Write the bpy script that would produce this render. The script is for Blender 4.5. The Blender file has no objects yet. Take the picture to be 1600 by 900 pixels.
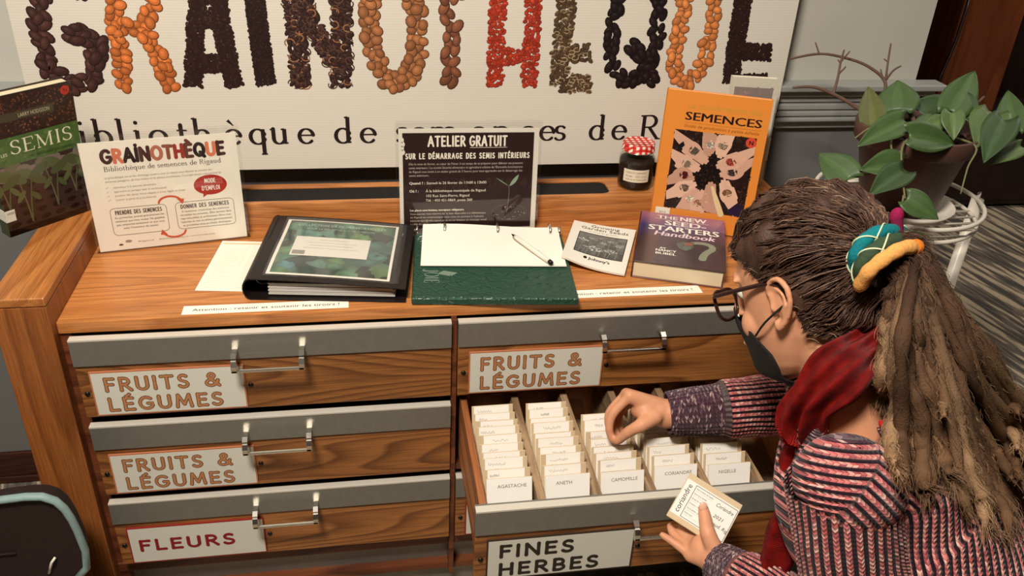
import bpy, bmesh, math, random
import numpy as np
from mathutils import Vector, Matrix

PI = math.pi
SC = bpy.context.scene
COL = SC.collection
random.seed(7)
RNG = np.random.default_rng(11)

# ------------------------------------------------------------------ camera, light, exposure
CAM_POS = np.array((-0.1446, -1.2861, 1.5507))
CAM_YAW, CAM_PITCH, CAM_ROLL, CAM_F = 0.1865, 0.5174, 0.0520, 1351.13     # focal length in pixels of a 1600-wide frame


def camera_axes():
    cy, sy = math.cos(CAM_YAW), math.sin(CAM_YAW)
    cp, sp = math.cos(CAM_PITCH), math.sin(CAM_PITCH)
    fw = np.array((sy * cp, cy * cp, -sp))
    rt = np.array((cy, -sy, 0.0))
    up = np.cross(rt, fw)
    cr, sr = math.cos(CAM_ROLL), math.sin(CAM_ROLL)
    return cr * rt + sr * up, -sr * rt + cr * up, fw


AX_R, AX_U, AX_F = camera_axes()
cam_data = bpy.data.cameras.new('camera')
cam = bpy.data.objects.new('camera', cam_data)
COL.objects.link(cam)
cam.matrix_world = Matrix((
    (AX_R[0], AX_U[0], -AX_F[0], CAM_POS[0]),
    (AX_R[1], AX_U[1], -AX_F[1], CAM_POS[1]),
    (AX_R[2], AX_U[2], -AX_F[2], CAM_POS[2]),
    (0, 0, 0, 1)))
cam_data.sensor_fit = 'HORIZONTAL'
cam_data.sensor_width = 36.0
cam_data.lens = CAM_F * 36.0 / 1600.0
cam_data.clip_start = 0.02
SC.camera = cam

SC.view_settings.view_transform = 'Standard'
SC.view_settings.look = 'None'
SC.view_settings.exposure = 0.0
SC.view_settings.gamma = 1.0
SC.view_settings.use_curve_mapping = False

world = bpy.data.worlds.new('room_light')
SC.world = world
world.use_nodes = True
world.node_tree.nodes['Background'].inputs[0].default_value = (1.0, 0.80, 0.66, 1)
world.node_tree.nodes['Background'].inputs[1].default_value = 0.018


def ceiling_lamp(name, loc, size, power, color, target=None):
    d = bpy.data.lights.new(name, 'AREA')
    d.shape = 'RECTANGLE'
    d.size, d.size_y = size
    d.energy = power
    d.color = color
    o = bpy.data.objects.new(name, d)
    COL.objects.link(o)
    o.location = loc
    if target is not None:
        o.rotation_euler = (Vector(target) - Vector(loc)).to_track_quat('-Z', 'Y').to_euler()
    return o


WARM = (1.0, 0.905, 0.80)
ceiling_lamp('ceiling_lamp', (-0.55, -1.25, 2.75), (0.5, 0.3), 80, WARM, (0.0, 0.0, 0.7))
ceiling_lamp('ceiling_lamp', (-1.9, -0.3, 2.75), (1.2, 0.3), 7, WARM)
ceiling_lamp('ceiling_lamp', (1.5, 0.2, 2.75), (1.2, 0.4), 5, WARM)
ceiling_lamp('ceiling_lamp', (3.2, 1.2, 2.75), (1.2, 0.4), 17, WARM)


# ------------------------------------------------------------------ helpers
def ray(u, v):
    return AX_R * (u - 800) / CAM_F - AX_U * (v - 450) / CAM_F + AX_F


def at(axis, val, u, v):
    """Where the sight line through photo point (u, v) meets the plane axis = val of the room."""
    d = ray(u, v)
    return CAM_POS + d * ((val - CAM_POS[axis]) / d[axis])


def deep(u, v, dist):
    """The point dist metres into the room on the sight line through photo point (u, v)."""
    return CAM_POS + ray(u, v) * dist


def lin(c):
    """sRGB 0..255 triple -> linear rgba"""
    out = []
    for x in c:
        x = x / 255.0
        out.append(x / 12.92 if x <= 0.04045 else ((x + 0.055) / 1.055) ** 2.4)
    return (out[0], out[1], out[2], 1.0)


def empty(name, loc=(0, 0, 0), mat=None):
    o = bpy.data.objects.new(name, None)
    o.empty_display_size = 0.05
    COL.objects.link(o)
    if mat is not None:
        o.matrix_world = mat
    else:
        o.location = loc
    return o


def tag(o, label=None, cat=None, group=None, kind=None):
    if label:
        o['label'] = label
    if cat:
        o['category'] = cat
    if group:
        o['group'] = group
    if kind:
        o['kind'] = kind
    return o


def frame(origin, xdir, ydir):
    """Matrix whose local x, y axes follow xdir, ydir (made square), z is the outward normal."""
    x = Vector(xdir).normalized()
    y = Vector(ydir)
    y = (y - x * y.dot(x)).normalized()
    z = x.cross(y)
    m = Matrix((x, y, z)).transposed().to_4x4()
    m.translation = Vector(origin)
    return m


class MB:
    """Collects faces with a material slot and a colour each, then links them as ONE mesh object."""

    def __init__(self):
        self.v, self.f, self.m, self.c, self.s = [], [], [], [], []

    def add(self, verts, faces, mat=0, col=(1, 1, 1, 1), smooth=False):
        b = len(self.v)
        self.v.extend(tuple(map(float, p)) for p in verts)
        for k, f in enumerate(faces):
            self.f.append([b + i for i in f])
            self.m.append(mat)
            self.c.append(col[k] if isinstance(col, list) else col)
            self.s.append(smooth)
        return self

    def poly(self, pts, mat=0, col=(1, 1, 1, 1)):
        return self.add(pts, [list(range(len(pts)))], mat, col)

    def flat(self, pts, z, mat=0, col=(1, 1, 1, 1)):
        return self.poly([(p[0], p[1], z) for p in pts], mat, col)

    def rect(self, x0, y0, x1, y1, z, mat=0, col=(1, 1, 1, 1)):
        return self.flat([(x0, y0), (x1, y0), (x1, y1), (x0, y1)], z, mat, col)

    def box(self, x0, x1, y0, y1, z0, z1, mat=0, col=(1, 1, 1, 1), bevel=0.0, seg=2):
        if bevel <= 0:
            v = [(x0, y0, z0), (x1, y0, z0), (x1, y1, z0), (x0, y1, z0), (x0, y0, z1), (x1, y0, z1), (x1, y1, z1), (x0, y1, z1)]
            f = [(0, 3, 2, 1), (4, 5, 6, 7), (0, 1, 5, 4), (1, 2, 6, 5), (2, 3, 7, 6), (3, 0, 4, 7)]
            return self.add(v, f, mat, col)
        bm = bmesh.new()
        bmesh.ops.create_cube(bm, size=1.0)
        for p in bm.verts:
            p.co = Vector((x0 + (p.co.x + .5) * (x1 - x0), y0 + (p.co.y + .5) * (y1 - y0), z0 + (p.co.z + .5) * (z1 - z0)))
        bmesh.ops.bevel(bm, geom=bm.edges[:], offset=bevel, segments=seg, affect='EDGES', profile=.5)
        self.bm(bm, mat, col)
        return self

    def bm(self, bm, mat=0, col=(1, 1, 1, 1), smooth=False):
        bm.verts.index_update()
        self.add([p.co[:] for p in bm.verts], [[q.index for q in f.verts] for f in bm.faces], mat, col, smooth)
        bm.free()
        return self

    def prism(self, pts, z0, z1, mat=0, col=(1, 1, 1, 1)):
        n = len(pts)
        v = [(p[0], p[1], z0) for p in pts] + [(p[0], p[1], z1) for p in pts]
        f = [list(range(n))[::-1], [n + i for i in range(n)]]
        f += [(i, (i + 1) % n, n + (i + 1) % n, n + i) for i in range(n)]
        return self.add(v, f, mat, col)

    def tube(self, pts, r, n=10, mat=0, col=(1, 1, 1, 1), closed=False, caps=True, flat=1.0):
        P = [Vector(p) for p in pts]
        k = len(P)
        R = r if hasattr(r, '__len__') else [r] * k
        cols = isinstance(col, list)
        v, f, fc = [], [], []
        up = None
        for i in range(k):
            a = P[(i - 1) % k] if (closed or i > 0) else P[i]
            b = P[(i + 1) % k] if (closed or i < k - 1) else P[i]
            t = b - a
            t = t.normalized() if t.length > 1e-9 else Vector((0, 0, 1))
            if up is None:
                up = Vector((0, 0, 1)) if abs(t.z) < .9 else Vector((1, 0, 0))
            s = t.cross(up)
            s = s.normalized() if s.length > 1e-6 else t.orthogonal().normalized()
            up = s.cross(t).normalized()
            for j in range(n):
                q = 2 * PI * j / n
                v.append(P[i] + s * (math.cos(q) * R[i]) + up * (math.sin(q) * R[i] * flat))
        for i in range(k if closed else k - 1):
            for j in range(n):
                f.append((i * n + j, ((i + 1) % k) * n + j, ((i + 1) % k) * n + (j + 1) % n, i * n + (j + 1) % n))
                fc.append(col[min(i, len(col) - 1)] if cols else col)
        if caps and not closed:
            f.append(tuple(range(n)))
            fc.append(col[0] if cols else col)
            f.append(tuple((k - 1) * n + j for j in range(n))[::-1])
            fc.append(col[-1] if cols else col)
        return self.add(v, f, mat, fc, True)

    def lathe(self, prof, n=32, mat=0, col=(1, 1, 1, 1), cx=0, cy=0, smooth=True):
        v, f = [], []
        for r, z in prof:
            for j in range(n):
                q = 2 * PI * j / n
                v.append((cx + r * math.cos(q), cy + r * math.sin(q), z))
        for i in range(len(prof) - 1):
            for j in range(n):
                f.append((i * n + j, i * n + (j + 1) % n, (i + 1) * n + (j + 1) % n, (i + 1) * n + j))
        if prof[0][0] > 1e-4:
            f.append(tuple(range(n))[::-1])
        if prof[-1][0] > 1e-4:
            f.append(tuple((len(prof) - 1) * n + j for j in range(n)))
        return self.add(v, f, mat, col, smooth)

    def grid(self, P, mat=0, col=(1, 1, 1, 1), smooth=True, wrap=False):
        """P: array [rows][cols][3]"""
        P = np.asarray(P, float)
        a, b = P.shape[:2]
        f = []
        for i in range(a - 1):
            for j in range(b if wrap else b - 1):
                f.append((i * b + j, i * b + (j + 1) % b, (i + 1) * b + (j + 1) % b, (i + 1) * b + j))
        return self.add(P.reshape(-1, 3), f, mat, col, smooth)

    def ball(self, c, r, mat=0, col=(1, 1, 1, 1), nu=12, nv=8, scale=(1, 1, 1)):
        prof = [(max(1e-5, math.sin(PI * i / nv)) , -math.cos(PI * i / nv)) for i in range(nv + 1)]
        b = len(self.v)
        self.lathe(prof, nu, mat, col)
        for i in range(b, len(self.v)):
            x, y, z = self.v[i]
            self.v[i] = (c[0] + x * r * scale[0], c[1] + y * r * scale[1], c[2] + z * r * scale[2])
        return self

    def build(self, name, mats, parent=None, mat_world=None, loc=None):
        me = bpy.data.meshes.new(name)
        me.from_pydata(self.v, [], self.f)
        if not isinstance(mats, (list, tuple)):
            mats = [mats]
        for m in mats:
            me.materials.append(m)
        me.polygons.foreach_set('material_index', self.m)
        me.polygons.foreach_set('use_smooth', self.s)
        ca = me.color_attributes.new('Col', 'FLOAT_COLOR', 'CORNER')
        n = np.array([len(f) for f in self.f])
        ca.data.foreach_set('color', np.repeat(np.array(self.c, dtype=np.float32).reshape(-1, 4), n, axis=0).ravel())
        me.update()
        o = bpy.data.objects.new(name, me)
        COL.objects.link(o)
        if parent is not None:
            o.parent = parent
        if mat_world is not None:
            o.matrix_world = mat_world
        if loc is not None:
            o.location = loc
        return o


# ------------------------------------------------------------------ materials
def new_mat(name):
    m = bpy.data.materials.new(name)
    m.use_nodes = True
    nt = m.node_tree
    return m, nt, nt.nodes['Principled BSDF']


def plain(name, c, rough=.5, metal=0.0, spec=.5, noise=0.0, nscale=40.0, bump=0.0, coat=0.0, trans=0.0, ior=1.45):
    m, nt, b = new_mat(name)
    b.inputs['Base Color'].default_value = lin(c)
    b.inputs['Roughness'].default_value = rough
    b.inputs['Metallic'].default_value = metal
    b.inputs['Specular IOR Level'].default_value = spec
    b.inputs['Coat Weight'].default_value = coat
    b.inputs['Transmission Weight'].default_value = trans
    b.inputs['IOR'].default_value = ior
    if noise or bump:
        tc = nt.nodes.new('ShaderNodeTexCoord')
        nz = nt.nodes.new('ShaderNodeTexNoise')
        nz.inputs['Scale'].default_value = nscale
        nz.inputs['Detail'].default_value = 5
        nt.links.new(tc.outputs['Object'], nz.inputs['Vector'])
        if noise:
            mx = nt.nodes.new('ShaderNodeMix')
            mx.data_type = 'RGBA'
            mx.blend_type = 'MULTIPLY'
            mx.inputs[0].default_value = 1
            mx.inputs[6].default_value = lin(c)
            rp = nt.nodes.new('ShaderNodeMapRange')
            rp.inputs[1].default_value, rp.inputs[2].default_value = .3, .7
            rp.inputs[3].default_value, rp.inputs[4].default_value = 1 - noise, 1 + noise
            nt.links.new(nz.outputs[0], rp.inputs[0])
            nt.links.new(rp.outputs[0], mx.inputs[7])
            nt.links.new(mx.outputs[2], b.inputs['Base Color'])
        if bump:
            bp = nt.nodes.new('ShaderNodeBump')
            bp.inputs['Strength'].default_value = bump
            bp.inputs['Distance'].default_value = .002
            nt.links.new(nz.outputs[0], bp.inputs['Height'])
            nt.links.new(bp.outputs[0], b.inputs['Normal'])
    return m


def printed(name, rough=.6, spec=.3, coat=0.0, bump=0.0, bscale=300):
    """Print: the ink colours are stored on the faces."""
    m, nt, b = new_mat(name)
    a = nt.nodes.new('ShaderNodeVertexColor')
    a.layer_name = 'Col'
    nt.links.new(a.outputs[0], b.inputs['Base Color'])
    b.inputs['Roughness'].default_value = rough
    b.inputs['Specular IOR Level'].default_value = spec
    b.inputs['Coat Weight'].default_value = coat
    b.inputs['Coat Roughness'].default_value = .12
    if bump:
        tc = nt.nodes.new('ShaderNodeTexCoord')
        nz = nt.nodes.new('ShaderNodeTexNoise')
        nz.inputs['Scale'].default_value = bscale
        nz.inputs['Detail'].default_value = 4
        bp = nt.nodes.new('ShaderNodeBump')
        bp.inputs['Strength'].default_value = bump
        bp.inputs['Distance'].default_value = .003
        nt.links.new(tc.outputs['Object'], nz.inputs['Vector'])
        nt.links.new(nz.outputs[0], bp.inputs['Height'])
        nt.links.new(bp.outputs[0], b.inputs['Normal'])
    return m


def oak(name, dark, mid, light, grain='x', rough=.38, cross=15.0):
    """Varnished oak: stretched growth rings, fine pores; the board's grain runs along one of its own axes."""
    m, nt, b = new_mat(name)
    N, L = nt.nodes, nt.links
    tc = N.new('ShaderNodeTexCoord')
    oi = N.new('ShaderNodeObjectInfo')
    mul = N.new('ShaderNodeVectorMath')
    mul.operation = 'MULTIPLY_ADD'
    cmb = N.new('ShaderNodeCombineXYZ')
    for i in range(3):
        L.new(oi.outputs['Random'], cmb.inputs[i])
    mul.inputs[1].default_value = (7.3, 5.1, 9.7)
    L.new(cmb.outputs[0], mul.inputs[0])
    L.new(tc.outputs['Object'], mul.inputs[2])
    s = {'x': (.9, 1, 1), 'y': (1, .9, 1), 'z': (1, 1, .9)}[grain]
    k = 'xyz'.index(grain)

    def mapped(along, across):
        mp = N.new('ShaderNodeMapping')
        sc = [across] * 3
        sc[k] = along
        mp.inputs['Scale'].default_value = sc
        L.new(mul.outputs[0], mp.inputs['Vector'])
        return mp.outputs[0]
    big = N.new('ShaderNodeTexNoise')
    big.inputs['Scale'].default_value = 1.0
    big.inputs['Detail'].default_value = 0.6
    L.new(mapped(.7, 7.0), big.inputs['Vector'])
    ring = N.new('ShaderNodeMath')
    ring.operation = 'MULTIPLY'
    ring.inputs[1].default_value = cross
    L.new(big.outputs[0], ring.inputs[0])
    sn = N.new('ShaderNodeMath')
    sn.operation = 'FRACT'
    L.new(ring.outputs[0], sn.inputs[0])
    rp = N.new('ShaderNodeValToRGB')
    e = rp.color_ramp.elements
    e[0].position, e[0].color = 0.0, lin(light)
    e[1].position, e[1].color = 1.0, lin(light)
    q = rp.color_ramp.elements.new(.45)
    q.color = lin(mid)
    q = rp.color_ramp.elements.new(.86)
    q.color = lin(dark)
    L.new(sn.outputs[0], rp.inputs[0])
    pore = N.new('ShaderNodeTexNoise')
    pore.inputs['Scale'].default_value = 1.0
    pore.inputs['Detail'].default_value = 3.0
    L.new(mapped(14.0, 420.0), pore.inputs['Vector'])
    pr = N.new('ShaderNodeMapRange')
    pr.inputs[1].default_value, pr.inputs[2].default_value = .35, .62
    pr.inputs[3].default_value, pr.inputs[4].default_value = .72, 1.06
    L.new(pore.outputs[0], pr.inputs[0])
    tone = N.new('ShaderNodeTexNoise')
    tone.inputs['Scale'].default_value = 1.0
    L.new(mapped(.7, 6.0), tone.inputs['Vector'])
    tr = N.new('ShaderNodeMapRange')
    tr.inputs[1].default_value, tr.inputs[2].default_value = .3, .7
    tr.inputs[3].default_value, tr.inputs[4].default_value = .86, 1.12
    L.new(tone.outputs[0], tr.inputs[0])
    pm = N.new('ShaderNodeMath')
    pm.operation = 'MULTIPLY'
    L.new(pr.outputs[0], pm.inputs[0])
    L.new(tr.outputs[0], pm.inputs[1])
    mx = N.new('ShaderNodeMix')
    mx.data_type = 'RGBA'
    mx.blend_type = 'MULTIPLY'
    mx.inputs[0].default_value = 1.0
    L.new(rp.outputs[0], mx.inputs[6])
    L.new(pm.outputs[0], mx.inputs[7])
    L.new(mx.outputs[2], b.inputs['Base Color'])
    b.inputs['Roughness'].default_value = rough
    bp = N.new('ShaderNodeBump')
    bp.inputs['Strength'].default_value = .12
    bp.inputs['Distance'].default_value = .001
    L.new(pore.outputs[0], bp.inputs['Height'])
    L.new(bp.outputs[0], b.inputs['Normal'])
    return m


def glassy(name, c=(255, 255, 255), ior=1.45, rough=.03, film=0.0):
    """Thin clear glass or plastic: clear straight through, mirror-like at its skin; film is the share of milky haze in it."""
    m, nt, b = new_mat(name)
    N, L = nt.nodes, nt.links
    tr = N.new('ShaderNodeBsdfTransparent')
    tr.inputs[0].default_value = lin(c)
    go = N.new('ShaderNodeBsdfGlossy')
    go.inputs['Roughness'].default_value = rough
    lw = N.new('ShaderNodeLayerWeight')
    lw.inputs[0].default_value = .5
    pw = N.new('ShaderNodeMath')
    pw.operation = 'POWER'
    pw.inputs[1].default_value = 5
    L.new(lw.outputs['Facing'], pw.inputs[0])
    fr = N.new('ShaderNodeMath')
    fr.operation = 'MULTIPLY_ADD'
    f0 = ((ior - 1) / (ior + 1)) ** 2
    fr.inputs[1].default_value = 1 - f0
    fr.inputs[2].default_value = f0
    L.new(pw.outputs[0], fr.inputs[0])
    mx = N.new('ShaderNodeMixShader')
    L.new(fr.outputs[0], mx.inputs[0])
    L.new(tr.outputs[0], mx.inputs[1])
    L.new(go.outputs[0], mx.inputs[2])
    out = N['Material Output']
    if film:
        di = N.new('ShaderNodeBsdfDiffuse')
        di.inputs[0].default_value = lin((235, 235, 230))
        m2 = N.new('ShaderNodeMixShader')
        m2.inputs[0].default_value = film
        L.new(mx.outputs[0], m2.inputs[1])
        L.new(di.outputs[0], m2.inputs[2])
        L.new(m2.outputs[0], out.inputs[0])
    else:
        L.new(mx.outputs[0], out.inputs[0])
    N.remove(b)
    return m


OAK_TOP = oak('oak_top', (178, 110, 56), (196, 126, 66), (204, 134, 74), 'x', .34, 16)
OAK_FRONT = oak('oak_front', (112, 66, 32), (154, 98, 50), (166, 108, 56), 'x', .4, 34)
OAK_POST = oak('oak_post', (132, 74, 34), (154, 90, 42), (162, 98, 48), 'z', .4, 9)
OAK_SIDE = oak('oak_drawer_side', (140, 82, 44), (176, 112, 64), (190, 124, 74), 'y', .5, 9)
OAK_CAP = oak('oak_cap', (164, 98, 46), (184, 116, 58), (192, 124, 64), 'y', .36, 12)
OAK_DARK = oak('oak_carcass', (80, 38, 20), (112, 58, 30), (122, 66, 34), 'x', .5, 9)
OAK_INNER = oak('pale_inner_wood', (126, 100, 72), (160, 130, 98), (172, 142, 108), 'y', .55, 9)
WALNUT = oak('dark_brown_wood', (58, 26, 12), (84, 40, 18), (92, 46, 22), 'z', .45, 8)
METAL_BAND = plain('brushed_steel', (136, 134, 125), .42, .55, noise=.05, nscale=60)
STEEL_LIT = plain('lit_steel_edge', (214, 208, 194), .35, .2)  # paler copy of the band steel: light caught by the lip, put into its colour
CHROME = plain('satin_chrome', (225, 220, 210), .25, 1.0)
PRINT = printed('print')
PRINT_GLOSS = printed('print_gloss', .28, .5, .3)
BLACK = plain('black_plastic', (16, 12, 11), .4)
SLOT_SHADE = plain('slot_shade', (6, 4, 3), .8)
CLEAR = glassy('clear_acrylic', (255, 255, 255), 1.45, .02)
PAPER = plain('paper', (238, 234, 222), .8, noise=.02, nscale=25)
WHITE_METAL = plain('white_enamel', (232, 224, 208), .35)

# ------------------------------------------------------------------ lettering
def ribbon(mb, pts, widths, z, mat, col, cap=True):
    """A flat stroke along pts with its own width at every point, rounded at the ends."""
    P = np.array(pts, float)
    n = len(P)
    T = np.zeros_like(P)
    T[1:-1] = P[2:] - P[:-2]
    T[0] = P[1] - P[0]
    T[-1] = P[-1] - P[-2]
    T /= np.maximum(np.linalg.norm(T, axis=1, keepdims=True), 1e-12)
    Nn = np.stack((-T[:, 1], T[:, 0]), 1)
    W = np.asarray(widths, float).reshape(-1, 1) * .5
    A, B = P + Nn * W, P - Nn * W
    up = np.arange(n) * (6e-5 / max(n, 12))                           # a stroke that crosses itself lies on top of itself
    v = [(a[0], a[1], z + h) for a, h in zip(A, up)] + [(b[0], b[1], z + h) for b, h in zip(B, up)]
    mb.add(v, [(i, n + i, n + i + 1, i + 1) for i in range(n - 1)], mat, col)
    if cap:
        for e, sgn in ((0, -1), (n - 1, 1)):
            w = W[e, 0]
            arc = [P[e] + w * (math.cos(q) * Nn[e] + sgn * math.sin(q) * T[e]) for q in np.linspace(0, PI, 7)]
            if sgn > 0:
                arc = arc[::-1]
            mb.flat(arc, z + float(up[e]) + 1e-5, mat, col)


def bez(p, q, r, n=7):
    t = np.linspace(0, 1, n)[:, None]
    p, q, r = map(np.array, (p, q, r))
    return ((1 - t) ** 2 * p + 2 * t * (1 - t) * q + t * t * r).tolist()


def arc(cx, cy, rx, ry, a0, a1, n=14):
    return [(cx + rx * math.cos(math.radians(a)), cy + ry * math.sin(math.radians(a))) for a in np.linspace(a0, a1, n)]


# capital skeletons, width then strokes, in a box one unit tall
CAPS = {
    'A': (.72, [[(0, 0), (.36, 1)], [(.36, 1), (.72, 0)], [(.13, .34), (.59, .34)]]),
    'B': (.55, [[(.04, 0), (.04, 1)], [(.04, 1)] + arc(.24, .75, .24, .25, 90, -90), [(.04, .5)] + arc(.24, .25, .29, .25, 90, -90) + [(.04, 0)]]),
    'C': (.64, [arc(.38, .5, .36, .48, 45, 315)]),
    'D': (.66, [[(.04, 0), (.04, 1)], [(.04, 1)] + arc(.2, .5, .46, .5, 90, -90) + [(.04, 0)]]),
    'E': (.50, [[(.04, 0), (.04, 1)], [(.04, .98), (.48, .98)], [(.04, .52), (.42, .52)], [(.04, .02), (.5, .02)]]),
    'F': (.48, [[(.04, 0), (.04, 1)], [(.04, .98), (.48, .98)], [(.04, .52), (.4, .52)]]),
    'G': (.72, [arc(.38, .5, .36, .48, 48, 335) + [(.71, .46), (.46, .46)]]),
    'H': (.64, [[(.04, 0), (.04, 1)], [(.6, 0), (.6, 1)], [(.04, .5), (.6, .5)]]),
    'I': (.10, [[(.05, 0), (.05, 1)]]),
    'J': (.36, [[(.3, 1), (.3, .25)] + arc(.15, .22, .15, .2, 0, -160)]),
    'L': (.46, [[(.04, 1), (.04, .02)], [(.04, .02), (.46, .02)]]),
    'M': (.84, [[(.02, 0), (.12, 1)], [(.12, 1), (.42, .2)], [(.42, .2), (.72, 1)], [(.72, 1), (.82, 0)]]),
    'N': (.68, [[(.04, 0), (.04, 1)], [(.04, 1), (.64, 0)], [(.64, 0), (.64, 1)]]),
    'O': (.76, [arc(.38, .5, .36, .48, 90, 450, 22)]),
    'P': (.54, [[(.04, 0), (.04, 1)], [(.04, 1)] + arc(.24, .73, .28, .26, 90, -90) + [(.04, .47)]]),
    'Q': (.78, [arc(.38, .5, .36, .48, 90, 450, 22), [(.44, .28), (.74, -.08)]]),
    'R': (.58, [[(.04, 0), (.04, 1)], [(.04, .99)] + arc(.24, .74, .26, .25, 90, -90) + [(.04, .48)], [(.24, .48), (.58, 0)]]),
    'S': (.52, [arc(.28, .745, .22, .235, 40, 250, 12) + arc(.25, .245, .25, .235, 70, -150, 12)]),
    'T': (.62, [[(.31, 0), (.31, 1)], [(0, .98), (.62, .98)]]),
    'U': (.64, [[(.04, 1), (.04, .34)] + arc(.32, .32, .28, .31, 180, 360) + [(.6, 1)]]),
    '&': (.78, [[(.76, 0), (.6, .19), (.42, .42), (.27, .62), (.2, .76), (.22, .9), (.33, .99), (.45, .96), (.52, .84), (.49, .72), (.38, .6), (.22, .48), (.09, .36), (.04, .22), (.1, .08), (.25, .01), (.42, .03), (.56, .13), (.66, .28), (.7, .44)]]),
    "'": (.12, [[(.06, 1), (.06, .75)]]),
    ' ': (.34, []),
    ',': (.12, [[(.06, .05), (.02, -.15)]]),
    '!': (.12, [[(.06, 1), (.06, .3)], [(.06, .03), (.06, .0)]]),
}


def _soft(pts, k=5):
    P = [np.array(p, float) for p in pts]
    out = []
    for i in range(len(P) - 1):
        p0, a, b, p3 = P[max(0, i - 1)], P[i], P[i + 1], P[min(len(P) - 1, i + 2)]
        for s in np.linspace(0, 1, k + 1)[:-1]:
            out.append(tuple(.5 * (2 * a + (b - p0) * s + (2 * p0 - 5 * a + 4 * b - p3) * s * s + (3 * a - p0 - 3 * b + p3) * s ** 3)))
    return out + [tuple(P[-1])]


CAPS['&'] = (CAPS['&'][0], [_soft(CAPS['&'][1][0])])
ACC = {'É': ('E', [[(.18, 1.14), (.36, 1.3)]]), 'È': ('E', [[(.34, 1.14), (.14, 1.3)]]), 'Ï': ('I', [[(.05, 1.22), (.05, 1.24)]])}


def caps(mb, text, x, y, h, w, z, col, mat=0, track=.2, xs=1.0, align='l', flare=0.0, fit=None, shear=0.0, wob=0.0):
    """Hand-drawn stroke capitals. h is the cap height, w the stroke width, fit squeezes the line to a width."""
    def glyph(ch):
        if ch in ACC:
            base, extra = ACC[ch]
            gw, st = CAPS[base]
            return gw, st + extra
        return CAPS[ch]
    tot = sum(glyph(c)[0] * xs * h + track * h for c in text) - track * h
    k = 1.0
    if fit:
        k = fit / tot
        tot = fit
    cx = x - (tot / 2 if align == 'c' else tot if align == 'r' else 0)
    for ch in text:
        gw, st = glyph(ch)
        for s in st:
            p = [(cx + (a * xs + shear * b) * h * k, y + b * h + (random.uniform(-wob, wob) * h if wob else 0)) for a, b in s]
            n = len(p)
            ws = [w * (1 + flare * (abs(2 * i / (n - 1) - 1) if n > 2 else 1) * 1.0) for i in range(n)]
            if n == 2 and flare:
                m = ((p[0][0] + p[1][0]) / 2, (p[0][1] + p[1][1]) / 2)
                p, ws = [p[0], m, p[1]], [w * (1 + flare), w, w * (1 + flare)]
            ribbon(mb, p, ws, z + random.uniform(0, 2e-5), mat, col)
        cx += (gw * xs * h + track * h) * k
    return tot


# a roman with thick stems and thin joins: x-height 1, ascender 1.72; strokes drawn as with a broad pen
def srf(x, y, l=.16, r=.16):
    return [(x - l, y), (x + r, y)]


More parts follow.
